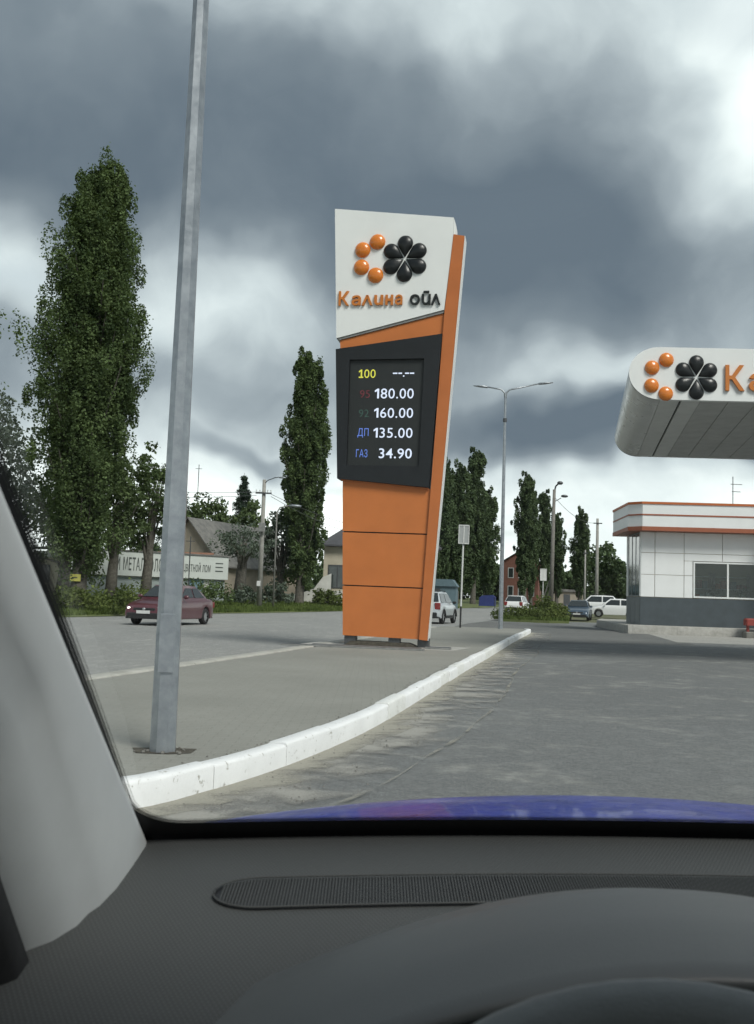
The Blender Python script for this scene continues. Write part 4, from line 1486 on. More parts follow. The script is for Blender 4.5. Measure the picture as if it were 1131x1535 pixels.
for v in (2.2, 5.8):
    for uu in (5.6, 9.6):
        p = cpt(uu, v, 0)
        MB().bbox(p[0] - 0.16, p[0] + 0.16, p[1] - 0.16, p[1] + 0.16, -0.02, zb_ + 0.012, 0.02).build('column', 'canopy_metal', can)


def petal(cx, cz, ang, r_in, r_out, rad_, thick, y0):
    """drop-shaped dome: a round outer end drawn to a point at the flower's middle, proud of a board at y0"""
    rc = r_out - rad_
    be = math.acos(min(0.99, rad_ / (rc - r_in)))
    base = [(r_in, 0.0)]
    for k in range(17):
        t_ = -(math.pi - be) + 2 * (math.pi - be) * k / 16
        base.append((rc + rad_ * math.cos(t_), rad_ * math.sin(t_)))
    mx = rc - 0.12 * rad_
    rs = []
    for q in range(6):
        f = min(1.0, q / 5 * 1.02) * 0.985
        sc = math.sqrt(max(0.0, 1 - f * f))
        r_ = []
        for x, z in base:
            x, z = mx + (x - mx) * sc, z * sc
            r_.append((cx + x * math.cos(ang) - z * math.sin(ang), y0 - thick * f, cz + x * math.sin(ang) + z * math.cos(ang)))
        rs.append(r_)
    return MB().rings(rs, False, True)


def logo(root, cx, cz, r_out, rad_, y0, place=lambda p: p):
    """six-petalled black flower; cx,cz its centre"""
    for k in range(6):
        b = petal(cx, cz, math.pi / 2 + k * math.pi / 3, 0.035, r_out, rad_, rad_ * 0.6, y0)
        b.v = [place(p) for p in b.v]
        b.build('petal', 'ball_black', root, smooth=True)


# ------------------------------------------------------------------ price pylon
PYR = rad(-9)
pyl = empty('price_pylon', (0.2, 22.3, 0.14), PYR, 'leaning orange, black and white price pylon standing on the pavement', 'pylon')
zo = -0.14
def PZ(poly):
    return [(x, z + zo) for x, z in poly]
MB().prism(PZ([(-1.458, 10.50), (1.403, 10.20), (1.405, 9.80), (1.235, 7.985), (-1.305, 7.33)]), -0.06, 0.42).build('sign_panel', 'pylon_white', pyl)
MB().prism(PZ([(-1.225, 7.29), (1.238, 7.915), (1.205, 7.33), (-1.205, 7.0)]), 0.0, 0.40).build('wedge_panel', 'pylon_orange', pyl)
MB().prism(PZ([(-1.30, 7.325), (1.234, 7.978), (1.236, 7.92), (-1.225, 7.295)]), -0.035, 0.40).build('trim_strip', 'zinc', pyl)
# black price cabinet with a recessed screen
fr = MB()
oo = [(-1.298, 7.052), (1.208, 7.398), (0.996, 3.80), (-1.152, 3.979)]
ii = [(-0.955, 6.795), (0.808, 6.815), (0.757, 4.283), (-0.943, 4.297)]
vs = [(x, -0.12, z + zo) for x, z in oo] + [(x, -0.12, z + zo) for x, z in ii] + [(x, -0.05, z + zo) for x, z in ii] + [(x, 0.40, z + zo) for x, z in oo]
fs = []
for i in range(4):
    j = (i + 1) % 4
    fs += [(i, j, 4 + j, 4 + i), (4 + i, 4 + j, 8 + j, 8 + i), (j, i, 12 + i, 12 + j)]
fs.append((12, 15, 14, 13)[::-1])
cab = fr.add(vs, fs).build('price_cabinet', 'pylon_black', pyl)
MB().prism(PZ([(-0.948, 6.788), (0.80, 6.808), (0.75, 4.29), (-0.937, 4.303)]), -0.052, -0.045).build('screen', 'screen', cab)
ys = -0.053
def led(body, m, x0, x1, z0, z1, bold=0.0):
    text_mesh('price_text', body, m, cab, (x0, x1, z0 + zo, z1 + zo), 0.006, ys, min(bold, 0.006), 0.0, 1.06)
def one(m, x1, z0, z1, w, serif=False):
    h = z1 - z0
    st = w * 0.42
    poly = [(x1 - st, z0), (x1, z0), (x1, z1), (x1 - st * 0.9, z1), (x1 - w, z1 - h * 0.20), (x1 - w, z1 - h * 0.36), (x1 - st, z1 - h * 0.24)]
    MB().prism(PZ(poly), ys - 0.006, ys).build('price_text', m, cab)
    if serif:
        MB().box(x1 - w, x1 - st - 0.002, ys - 0.006, ys, z0 + zo, z0 + h * 0.15 + zo).build('price_text', m, cab)
        MB().box(x1 + 0.002, x1 + w * 0.35, ys - 0.006, ys, z0 + zo, z0 + h * 0.15 + zo).build('price_text', m, cab)
one('led_yellow', -0.655, 6.372, 6.572, 0.08, True)
led('00', 'led_yellow', -0.605, -0.335, 6.37, 6.575)
for xa, xb in ((0.075, 0.18), (0.205, 0.29), (0.36, 0.455), (0.475, 0.575)):
    MB().box(xa, xb, ys - 0.006, ys, 6.465 + zo, 6.495 + zo).build('price_text', 'led_white', cab)
MB().box(0.315, 0.345, ys - 0.006, ys, 6.40 + zo, 6.43 + zo).build('price_text', 'led_white', cab)
one('led_white', -0.238, 5.885, 6.115, 0.10)
led('80.00', 'led_white', -0.195, 0.577, 5.882, 6.118)
one('led_white', -0.238, 5.428, 5.655, 0.10)
led('60.00', 'led_white', -0.195, 0.577, 5.425, 5.658)
one('led_white', -0.238, 4.958, 5.185, 0.10)
led('35.00', 'led_white', -0.195, 0.577, 4.955, 5.188)
led('34.90', 'led_white', -0.195, 0.575, 4.472, 4.705, 0.022)
led('95', 'led_red', -0.69, -0.455, 5.895, 6.08, 0.0)
led('92', 'led_green', -0.70, -0.465, 5.44, 5.62, 0.0)
led('ДП', 'led_blue', -0.715, -0.455, 4.955, 5.175, 0.0)
led('ГАЗ', 'led_blue', -0.735, -0.465, 4.49, 4.68, 0.0)
# three orange cassettes with dark joints
MB().prism(PZ([(-1.02, 3.93), (1.06, 3.78), (0.88, 0.34), (-0.89, 0.37)]), 0.05, 0.40).build('core_box', 'pylon_black', pyl)
pans = [[(-1.039, 3.93), (1.032, 3.775), (0.982, 2.745), (-0.998, 2.765)], [(-0.997, 2.735), (0.980, 2.715), (0.921, 1.505), (-0.952, 1.522)],
        [(-0.951, 1.494), (0.920, 1.477), (0.864, 0.33), (-0.908, 0.36)]]
for p in pans:
    MB().prism(PZ(p), 0.0, 0.41).build('panel', 'pylon_orange', pyl)
MB().prism(PZ([(-1.10, 3.975), (0.99, 3.795), (0.985, 3.755), (-1.05, 3.935)]), -0.03, 0.40).build('trim_strip', 'fin_orange', pyl)
# the slanting orange fin on the right with its pale edge
MB().prism(PZ([(1.408, 9.79), (1.665, 9.745), (1.060, 0.31), (0.870, 0.325), (1.245, 7.95)]), -0.07, 0.36).build('fin', 'fin_orange', pyl)
MB().prism(PZ([(1.669, 9.75), (1.685, 9.75), (1.074, 0.31), (1.064, 0.31)]), -0.05, 0.40).build('fin_edge', 'pylon_white', pyl)
MB().prism(PZ([(1.408, 10.195), (1.46, 10.02), (1.462, 9.80), (1.41, 9.80)]), -0.03, 0.40).build('side_edge', 'pylon_white', pyl)
# logo
logo(pyl, 0.275, 9.225 + zo, 0.565, 0.186, -0.063)
for cx, cz in ((-0.392, 9.65), (-0.74, 9.463), (-0.758, 9.038), (-0.413, 8.836)):
    MB().sphere((cx, -0.065, cz + zo), 0.190, 20, 12, (1, 0.62, 1)).build('ball', 'ball_orange', pyl, smooth=True)
def brand(root, words, y, place=None, depth=0.05):
    """words: (glyphs with their share of the width and height, material, x0, x1, z0, z1)"""
    def fix(o_):
        if place:
            for v in o_.data.vertices:
                v.co = place(tuple(v.co))
    for glyphs, m, x0, x1, z0, z1 in words:
        W_, H_ = x1 - x0, z1 - z0
        for ch, f0, f1, h in glyphs:
            a_, b_ = x0 + W_ * f0, x0 + W_ * f1
            if ch == 'н':
                s_ = (b_ - a_) * 0.30
                q = MB()
                q.box(a_, a_ + s_, y - depth, y, z0, z0 + H_ * h)
                q.box(b_ - s_, b_, y - depth, y, z0, z0 + H_ * h)
                q.box(a_ + s_ + 1e-4, b_ - s_ - 1e-4, y - depth, y, z0 + H_ * h * 0.39, z0 + H_ * h * 0.63)
                fix(q.build('letter', m, root))
            else:
                fix(text_mesh('letter', ch, m, root, (a_, b_, z0, z0 + H_ * h), depth, y, 0.016))


KALINA = [('К', 0.0, 0.165, 1.0), ('а', 0.205, 0.35, 0.70), ('ʌ', 0.365, 0.535, 0.70), ('u', 0.56, 0.70, 0.70), ('н', 0.735, 0.855, 0.70), ('а', 0.885, 1.0, 0.70)]
OIL = [('о', 0.0, 0.33, 0.76), ('ū', 0.39, 0.68, 1.0), ('ʌ', 0.70, 1.0, 0.76)]
brand(pyl, [(KALINA, 'letter_orange', -1.275, 0.25, 8.105 + zo, 8.455 + zo), (OIL, 'letter_black', 0.425, 1.145, 8.10 + zo, 8.43 + zo)], -0.062)
# steel feet and the slabs below
for xx in (-0.75, 0.28, 0.95):
    MB().bbox(xx - 0.13, xx + 0.13, 0.05, 0.35, -0.03, 0.36 + zo, 0.01).build('foot', 'dark_steel', pyl)
MB().prism([(-0.9, -0.02), (0.9, -0.02), (0.62, 0.09), (-0.72, 0.10)], 0.0, 0.42).build('footing', 'soil', pyl)
for i, (x0, x1, y0, y1, h, rz_, lab) in enumerate([
        (-2.05, 1.10, -1.30, -1.12, 0.035, 0.01, 'long grey steel plank lying nearest, before the pylon foot'),
        (-1.45, 1.0, -0.75, -0.58, 0.03, -0.02, 'dark steel plank lying just under the front of the pylon'),
        (1.05, 1.62, -0.52, -0.18, 0.045, 0.0, 'short grey plate lying right of the pylon foot')]):
    o = empty('steel_plank', (0.2, 22.3, 0.14), PYR + rz_, lab, 'plank', 'planks around the pylon foot')
    MB().bbox(x0, x1, y0, y1, 0.001, h, 0.008).build('plank', 'zinc', o)
    MB().box(x0 + 0.004, x1 - 0.004, y0 + 0.03, y1 - 0.03, h + 0.002, h + 0.006).build('web', 'dark_steel', o)
slab_o = tag(MB().slab([(-1.75, 21.75), (1.75, 21.3), (2.3, 22.9), (-1.3, 23.4)], 0.138, 0.146).build('foundation_slab', 'concrete'),
             'thin pale concrete slab under the pylon', 'slab', kind='structure')

# canopy logo and lettering, on the slightly slanting front
def cplace(p):
    u_, y_, z_ = p
    return cpt(u_, y_, z_)
logo(can, 1.335, 6.155, 0.485, 0.158, -0.032, cplace)
for cu_, cz_ in ((0.70, 6.52), (0.40, 6.345), (0.39, 5.955), (0.69, 5.785)):
    b = MB().sphere((cu_, -0.034, cz_), 0.158, 20, 12, (1, 0.62, 1))
    b.v = [cplace(p) for p in b.v]
    b.build('ball', 'ball_orange', can, smooth=True)
brand(can, [(KALINA, 'letter_orange', 1.94, 4.35, 5.875, 6.43), (OIL, 'letter_black', 4.65, 5.9, 5.875, 6.41)], -0.031, cplace, 0.06)


# ------------------------------------------------------------------ lamp posts, poles and signs
def street_lamp(x, y, z, H, label, rz=0.0, r0=0.098, r1=0.050, sides=8):
    o = empty('street_lamp', (x, y, z), rz, label, 'street lamp', 'galvanised lamp posts of the filling station')
    ph = math.pi / 8
    rs = []
    for zz, r_ in ((-0.15, r0), (H * 0.5, (r0 + r1) / 2), (H, r1)):
        rs.append([(r_ * math.cos(ph + 2 * math.pi * k / sides), r_ * math.sin(ph + 2 * math.pi * k / sides), zz) for k in range(sides)])
    MB().rings(rs).build('post', 'galvanised', o)
    MB().tube([(0, 0, H * 0.875), (0, 0, H * 0.89)], [r1 * 1.7, r1 * 1.7], 10).build('collar', 'dark_steel', o)
    MB().bbox(-0.055, 0.055, -r0 - 0.006, -r0 * 0.9, 0.55, 0.95, 0.004).build('hatch', 'galvanised', o)
    for sg, L, dz in ((-1, 0.72, 0.26), (1, 1.35, 0.50)):
        a = MB().tube([(0, 0, H - 0.35), (sg * 0.03, 0, H), (sg * 0.17, 0, H + 0.14), (sg * L, 0, H + dz * 0.86)], [0.042, 0.04, 0.034, 0.028], 8).build('arm', 'galvanised', o, smooth=True)
        x0, x1 = sg * L, sg * (L + 0.62)
        z0, z1 = H + dz * 0.86, H + dz
        n = 8
        rs = []
        for t, w, h in ((0, 0.03, 0.03), (0.1, 0.07, 0.05), (0.55, 0.12, 0.045), (1.0, 0.05, 0.012)):
            cx, cz = x0 + (x1 - x0) * t, z0 + (z1 - z0) * t
            rs.append([(cx, w * math.cos(2 * math.pi * k / n), cz + h * math.sin(2 * math.pi * k / n)) for k in range(n)])
        MB().rings(rs).build('lamp_head', 'galvanised', a, smooth=True)
    return o


street_lamp(-1.43, 6.82, 0.14, 9.8, 'near galvanised octagonal lamp post rising from a square pit in the pavement', rz=0.12, r0=0.094, r1=0.035)
street_lamp(5.18, 39.6, 0.14, 9.75, 'distant lamp post with two arms between pylon and canopy', rz=0.0)
# the pit round the near post
pit = empty('post_pit', (-1.43, 6.82, 0.14), 0.12, 'small square pit of bare soil around the near lamp post', 'pit', kind='structure')
MB().add([(-0.17, -0.10, 0.004), (0.05, -0.13, 0.004), (0.20, -0.08, 0.004), (0.23, 0.10, 0.004), (0.02, 0.14, 0.004), (-0.22, 0.12, 0.004)], [(0, 1, 2, 3, 4, 5)]).build('soil', 'soil', pit)
bpt = MB()
for k in range(12):
    a, rr2 = random.uniform(0, 6.28), random.uniform(0.10, 0.20)
    bpt.sphere((rr2 * math.cos(a), rr2 * math.sin(a), 0.008), random.uniform(0.006, 0.018), 6, 4)
o = bpt.build('rubble', 'grey_block', pit)
o['kind'] = 'stuff'


def sign_back(x, y, z, H, w, h, label, m='sign_back', lean=0.0):
    o = empty('road_sign', (x, y, z), 0.0, label, 'road sign', 'sign backs along the pavement')
    o.rotation_euler = (0, lean, 0.05)
    MB().tube([(0, 0, -0.1), (0, 0, 0.86)], 0.036, 10).build('post_foot', 'post_black', o)
    MB().tube([(0, 0, 0.862), (0, 0, H - 0.1)], 0.036, 10).build('post', 'post_white', o)
    pl = MB().bbox(-w / 2, w / 2, -0.075, -0.045, H - h, H, 0.012).build('plate', m, o)
    pb = MB()
    pb.box(-w / 2, -w / 2 + 0.03, -0.098, -0.077, H - h + 0.02, H - 0.02)
    pb.box(w / 2 - 0.03, w / 2, -0.098, -0.077, H - h + 0.02, H - 0.02)
    pb.box(-w / 2 + 0.031, w / 2 - 0.031, -0.098, -0.077, H - 0.05, H - 0.02)
    pb.box(-w / 2 + 0.031, w / 2 - 0.031, -0.098, -0.077, H - h + 0.02, H - h + 0.05)
    pb.box(-0.02, 0.02, -0.098, -0.077, H - h + 0.06, H - 0.06)
    pb.build('rim', 'post_white', pl)
    br = MB()
    for zz in (H - h * 0.25, H - h * 0.75):
        br.box(-0.05, 0.05, -0.043, 0.05, zz - 0.02, zz + 0.02)
    br.build('bracket', 'dark_steel', o)


sign_back(3.52, 39.4, 0.14, 4.18, 0.44, 0.80, 'rectangular grey sign back on a white and black post right of the pylon', lean=0.012)
sign_back(13.9, 80.0, 0.16, 3.9, 0.55, 1.0, 'smaller pale sign back standing far off above the grass island', 'post_white')


def cable(name, a, b, sag, label, r=0.014, group='overhead wires'):
    pts = []
    for k in range(15):
        t = k / 14
        pts.append((a[0] + (b[0] - a[0]) * t, a[1] + (b[1] - a[1]) * t, a[2] + (b[2] - a[2]) * t - sag * 4 * t * (1 - t)))
    tag(MB().tube(pts, r, 5).build(name, 'dark_steel'), label, 'wire', group)


# concrete utility pole on the left
up = empty('utility_pole', (-7.8, 66.0, 0.45), 0.0, 'pale concrete utility pole with one lamp arm left of the slender poplar', 'utility pole', 'poles along the road')
MB().tube([(0, 0, -0.4), (0, 0, 8.6)], [0.19, 0.12], 10).build('post', 'pole_concrete', up, smooth=True)
MB().tube([(0, -0.05, 8.3), (0.25, -0.1, 8.55), (0.75, -0.15, 8.75), (1.05, -0.18, 8.78)], 0.03, 6).build('arm', 'dark_steel', up, smooth=True)
MB().sphere((1.25, -0.2, 8.76), 0.2, 10, 6, (1.4, 0.6, 0.32)).build('lamp_head', 'galvanised', up, smooth=True)
MB().box(-0.55, 0.55, -0.22, -0.14, 7.6, 7.7).build('crossarm', 'dark_steel', up)
for xx in (-0.5, -0.25, 0.28, 0.5):
    MB().tube([(xx, -0.18, 7.71), (xx, -0.18, 7.88)], [0.03, 0.045], 8).build('insulator', 'white_pvc', up)
MB().bbox(-0.22, 0.22, -0.42, -0.2, 5.0, 5.6, 0.03).build('junction_box', 'zinc', up)
MB().bbox(-0.2, 0.05, -0.24, -0.19, 1.3, 1.65, 0.01).build('notice', 'plate', up)
lm = empty('bank_lamp', (-7.0, 67.5, 0.45), 0.0, 'pale cobra lamp head on a thin mast before the slender poplar', 'street lamp', 'poles along the road')
MB().tube([(0, 0, -0.3), (0, 0, 6.5), (0.2, -0.05, 6.85), (0.9, -0.1, 7.0)], [0.07, 0.05, 0.04, 0.03], 8).build('post', 'pole_concrete', lm, smooth=True)
MB().sphere((1.25, -0.12, 6.98), 0.42, 10, 6, (1.15, 0.45, 0.26)).build('lamp_head', 'galvanised', lm, smooth=True)
# thin mast standing behind the red sedan
mst = empty('thin_mast', (-11.7, 61.0, 0.5), 0.0, 'thin dark mast before the lettered shop board', 'mast')
MB().tube([(0, 0, -0.3), (0, 0, 4.2)], 0.035, 6).build('post', 'dark_steel', mst)
MB().tube([(-0.3, 0, 3.9), (0.3, 0, 3.9)], 0.025, 6).build('crossbar', 'dark_steel', mst)
am = empty('aerial_mast', (-21.5, 115.0, 0.9), 0.0, 'tall hair-thin aerial mast right of the near lamp post', 'mast')
MB().tube([(0, 0, -0.3), (0, 0, 15.5)], 0.045, 5).build('post', 'dark_steel', am)
MB().tube([(-0.4, 0, 15.0), (0.4, 0, 15.0)], 0.03, 5).build('crossbar', 'dark_steel', am)

# wooden lamp pole on the grass island, and two bare poles beyond
wp = empty('utility_pole', (12.75, 70.0, 0.1), 0.0, 'wooden pole with two lamp heads rising from the grass island', 'utility pole', 'poles along the road')
wp.rotation_euler = (0, rad(0.7), 0)
MB().tube([(0, 0, -0.3), (0, 0, 9.4)], [0.17, 0.11], 10).build('post', 'pole_wood', wp, smooth=True)
MB().tube([(0, 0, 9.2), (0.1, 0, 9.65), (0.28, -0.1, 9.85)], 0.06, 6).build('arm', 'dark_steel', wp)
MB().sphere((0.38, -0.15, 9.88), 0.2, 10, 6, (1.1, 0.8, 0.7)).build('lamp_head', 'dark_steel', wp, smooth=True)
MB().tube([(0.1, 0, 8.55), (0.5, -0.1, 8.8)], 0.03, 6).build('arm', 'dark_steel', wp)
MB().sphere((0.72, -0.15, 8.93), 0.22, 10, 6, (1.2, 0.7, 0.5)).build('lamp_head', 'dark_steel', wp, smooth=True)
MB().tube([(-0.12, 0.1, 2.8), (-1.0, 0.6, -0.1)], 0.05, 6).build('stay', 'pole_wood', wp)
p2 = empty('utility_pole', (20.4, 89.0, terr(89)), 0.0, 'bare grey pole standing left of the store roof', 'utility pole', 'poles along the road')
MB().tube([(0, 0, -0.3), (0, 0, 9.0)], [0.18, 0.12], 10).build('post', 'pole_concrete', p2, smooth=True)
MB().box(-0.4, 0.4, -0.16, -0.1, 8.5, 8.6).build('crossarm', 'dark_steel', p2)
p3 = empty('utility_pole', (24.3, 112.0, terr(112)), 0.0, 'thin short grey pole behind the blue sedan', 'utility pole', 'poles along the road')
MB().tube([(0, 0, -0.3), (0, 0, 7.2)], [0.13, 0.09], 10).build('post', 'pole_concrete', p3, smooth=True)
MB().box(-0.3, 0.3, -0.14, -0.08, 6.8, 6.88).build('crossarm', 'dark_steel', p3)
cable('overhead_wire', (-7.8, 66, 8.2), (-32, 61, 8.4), 0.5, 'topmost thin wire running left from the concrete utility pole', 0.016)
cable('overhead_wire', (-8.3, 66, 7.95), (-32.5, 61, 7.7), 0.6, 'lower thin wire running left from the concrete utility pole', 0.016)
cable('overhead_wire', (-7.5, 66, 8.15), (3.0, 100, 8.3), 0.8, 'upper wire running right from the concrete utility pole towards the pylon', 0.016)
cable('overhead_wire', (-7.3, 66, 7.9), (3.4, 100, 7.4), 1.0, 'lower wire running right from the concrete utility pole towards the pylon', 0.016)
cable('overhead_wire', (12.85, 70.0, 9.0), (20.4, 89.0, terr(89) + 8.6), 0.6, 'wire between the wooden pole and the bare grey pole', 0.016)
# yellow plate on the tallest poplar
yp = empty('yellow_plate', (-14.52, 47.02, 1.55), 0.25, 'small yellow plate fixed on the trunk of the tallest poplar', 'plate')
MB().bbox(-0.25, 0.25, -0.03, 0.0, 0, 0.34, 0.01).build('plate', 'sign_yellow', yp)
MB().box(-0.15, 0.1, -0.036, -0.031, 0.15, 0.2).build('printed_line', 'board_letter', yp)


# ------------------------------------------------------------------ vehicles
def make_car(name, label, x, y, z, heading, paint, kind='sedan', lit=False, group='cars in the street'):
    """heading: angle of the bonnet direction, measured clockwise from +Y"""
    o = empty(name, (x, y, z), -heading, label, 'car', group)
    if kind == 'sedan':
        L, W, H = 4.40, 1.70, 1.46
        top = [(-2.2, 0.62), (-2.14, 0.86), (-1.95, 0.96), (-1.35, 0.985), (-0.9, 0.97), (0.6, 0.955), (0.95, 0.94), (1.55, 0.84), (1.95, 0.74), (2.14, 0.62), (2.2, 0.48)]
        gh_ = dict(c=(1.02, 0.95), a=(0.30, H - 0.015), b=(-0.75, H - 0.02), r=(-1.52, 0.985))
        wb, wr, sill = 1.27, 0.305, 0.22
    else:
        L, W, H = 4.25, 1.80, 1.66
        top = [(-2.12, 0.66), (-2.08, 0.95), (-2.0, 1.06), (-1.3, 1.08), (0.5, 1.05), (0.95, 1.03), (1.5, 0.96), (1.9, 0.86), (2.06, 0.72), (2.12, 0.52)]
        gh_ = dict(c=(1.05, 1.03), a=(0.42, H - 0.03), b=(-1.45, H - 0.03), r=(-1.98, 1.06))
        wb, wr, sill = 1.32, 0.35, 0.28
    if kind == 'hatch':
        L, W, H = 3.9, 1.68, 1.50
        top = [(-1.95, 0.60), (-1.92, 0.88), (-1.85, 0.96), (-1.2, 0.96), (0.6, 0.94), (0.9, 0.93), (1.4, 0.84), (1.75, 0.74), (1.9, 0.62), (1.95, 0.48)]
        gh_ = dict(c=(1.0, 0.94), a=(0.35, H - 0.02), b=(-1.15, H - 0.04), r=(-1.82, 0.96))
        wb, wr, sill = 1.22, 0.30, 0.21
    w = W / 2
    yst = np.linspace(-L / 2, L / 2, 57)
    rs = []
    for yy in yst:
        zt2 = np.interp(yy, [p[0] for p in top], [p[1] for p in top])
        e = abs(yy) / (L / 2)
        ww = w * (1 - 0.16 * max(0, (e - 0.72) / 0.28) ** 2.2)
        zb2 = sill + 0.10 * max(0, (e - 0.85) / 0.15)
        for wy in (-wb, wb):
            q = (wr + 0.06) ** 2 - (yy - wy) ** 2
            if q > 0:
                zb2 = max(zb2, wr + math.sqrt(q))
        zb2 = min(zb2, zt2 - 0.06)
        zm = zb2 + (zt2 - zb2) * 0.55
        half = [(ww * 0.93, zb2), (ww * 0.99, zb2 + 0.03), (ww, zm), (ww * 0.985, zt2 - 0.10 if zt2 - 0.1 > zm else zm + 0.005), (ww * 0.94, zt2 - 0.025 if zt2 - 0.025 > zm else zm + 0.01), (ww * 0.80, zt2), (ww * 0.35, zt2 + 0.02)]
        r_ = [(-p, yy, q) for p, q in half] + [(p, yy, q) for p, q in half[::-1]]
        rs.append(r_)
    b = MB().rings(rs, True, True, closed=False)
    body = autosmooth(b.build('body', paint, o), 40)
    # floor and wheel wells in black
    ub = MB().box(-w * 0.90, w * 0.90, -L / 2 + 0.15, L / 2 - 0.15, sill + 0.01, sill + 0.42)
    ub.build('underbody', 'car_plastic', o)
    # cabin
    cy, cz = gh_['c']; ay, az_ = gh_['a']; by, bz = gh_['b']; ry, rz_ = gh_['r']
    wb_, wt = w * 0.93, w * 0.70
    secs = []
    for yy, zz, f in ((cy, cz - 0.02, 0), ((cy + ay) / 2, (cz + az_) / 2 + 0.02, 0.5), (ay, az_, 1), ((ay + by) / 2, H, 1), (by, bz, 1), ((by + ry) / 2, (bz + rz_) / 2 + 0.03, 0.5), (ry, rz_ - 0.02, 0)):
        zbase = cz - 0.05
        wt2 = wb_ + (wt - wb_) * f
        secs.append([(-wb_, yy, zbase), (-wt2 * 1.0 - 0.0, yy, zz - 0.05), (-wt2 * 0.92, yy, zz), (wt2 * 0.92, yy, zz), (wt2, yy, zz - 0.05), (wb_, yy, zbase)])
    cabin = autosmooth(MB().rings(secs, True, True, closed=False).build('cabin', paint, o), 40)
    def pane(name, P, off):
        P = [Vector(p) for p in P]
        nrm = (P[1] - P[0]).cross(P[3] - P[0]).normalized()
        c = sum(P, Vector()) / 4
        if nrm.dot(off) < 0:
            P = P[::-1]
            nrm = -nrm
        b2 = MB()
        top_ = [p + nrm * 0.022 for p in P]
        bot = [p - nrm * 0.03 for p in P]
        b2.add(top_ + bot, [(0, 1, 2, 3), (7, 6, 5, 4), (0, 4, 5, 1), (1, 5, 6, 2), (2, 6, 7, 3), (3, 7, 4, 0)])
        return b2.build(name, 'car_glass', o)
    def L3(a_, b_, t):
        return tuple(a_[i] + (b_[i] - a_[i]) * t for i in range(3))
    for nm, (p0, p1), dirv in (('windshield', ((cy, cz), (ay, az_)), Vector((0, 1, 0.6))), ('rear_window', ((ry, rz_), (by, bz)), Vector((0, -1, 0.6)))):
        lo_l, lo_r = (-wb_ * 0.92, p0[0], p0[1]), (wb_ * 0.92, p0[0], p0[1])
        hi_l, hi_r = (-wt * 0.88, p1[0], p1[1]), (wt * 0.88, p1[0], p1[1])
        pane(nm, [L3(lo_l, hi_l, 0.12), L3(lo_r, hi_r, 0.12), L3(lo_r, hi_r, 0.90), L3(lo_l, hi_l, 0.90)], dirv)
    for sg in (-1, 1):
        ym = (ay + by) / 2 - 0.05
        for nm, ya, yb, yc, yd in (('front_side_window', cy - 0.22, ym + 0.05, ay - 0.06, ym + 0.05), ('rear_side_window', ym - 0.05, ry + 0.34, ym - 0.05, by - 0.02)):
            zl = max(cz, rz_) + 0.03
            zh = H - 0.11
            fl = (zl - cz + 0.05) / (H - 0.05 - cz + 0.05)
            fh = (zh - cz + 0.05) / (H - 0.05 - cz + 0.05)
            xl, xh = wb_ + (wt - wb_) * fl, wb_ + (wt - wb_) * fh
            pane(nm, [(sg * xl, ya, zl), (sg * xl, yb, zl), (sg * xh, yd, zh), (sg * xh, yc, zh)], Vector((sg, 0, 0.2)))
        m_ = MB().sphere((sg * (w + 0.07), cy - 0.28, cz + 0.08), 0.11, 10, 6, (1.0, 0.55, 0.7)).build('mirror', paint if kind != 'suv' else 'car_plastic', o, smooth=True)
    # wheels
    for sg in (-1, 1):
        for wy in (-wb, wb):
            t_ = MB()
            prof_ = [(0.0, wr * 0.62), (0.0, wr * 0.9), (0.03, wr), (0.17, wr), (0.20, wr * 0.9), (0.20, wr * 0.62)]
            rs = []
            for k in range(20):
                a = 2 * math.pi * k / 20
                rs.append([(sg * (w - 0.005 - u_), wy + r_ * math.cos(a), wr + r_ * math.sin(a)) for u_, r_ in prof_])
            rs.append(rs[0])
            t_.rings(rs, False, False, closed=False)
            wh = t_.build('wheel', 'rubber', o, smooth=True)
            rm = MB()
            xo = sg * (w - 0.03)
            for k in range(7):
                a = 2 * math.pi * k / 7
                ca, sa = math.cos(a), math.sin(a)
                pts = []
                for rr2, hw in ((0.04, 0.035), (wr * 0.66, 0.05)):
                    pts += [(xo, wy + rr2 * ca - hw * sa, wr + rr2 * sa + hw * ca), (xo, wy + rr2 * ca + hw * sa, wr + rr2 * sa - hw * ca)]
                rm.add(pts + [(p[0] - sg * 0.03, p[1], p[2]) for p in pts], [(0, 1, 3, 2), (0, 2, 6, 4), (1, 5, 7, 3), (2, 3, 7, 6)])
            rm.tube([(xo - sg * 0.02, wy, wr), (xo + sg * 0.005, wy, wr)], 0.06, 10)
            rm.tube([(xo - sg * 0.03, wy + 0.0, wr), (xo - sg * 0.05, wy, wr)], wr * 0.63, 16)
            rm.build('rim', 'rim', wh)
    # lights, bumpers, grille, plates
    zf = np.interp(L / 2 - 0.12, [p[0] for p in top], [p[1] for p in top])
    for sg in (-1, 1):
        hb = MB()
        hb.add([(sg * w * 0.52, L / 2 - 0.03, zf - 0.15), (sg * w * 0.90, L / 2 - 0.16, zf - 0.10), (sg * w * 0.91, L / 2 - 0.22, zf + 0.02), (sg * w * 0.55, L / 2 - 0.08, zf - 0.01),
                (sg * w * 0.52, L / 2 - 0.25, zf - 0.15), (sg * w * 0.88, L / 2 - 0.35, zf - 0.10), (sg * w * 0.88, L / 2 - 0.38, zf + 0.0), (sg * w * 0.55, L / 2 - 0.25, zf - 0.01)],
               [(0, 1, 2, 3), (4, 7, 6, 5), (0, 4, 5, 1), (1, 5, 6, 2), (2, 6, 7, 3), (3, 7, 4, 0)])
        hl = hb.build('headlight', 'lamp_glass', o)
        if lit:
            MB().sphere((sg * w * 0.72, L / 2 - 0.085, zf - 0.065), 0.06, 10, 6, (1.3, 0.5, 0.8)).build('bulb', 'lamp_lit', hl)
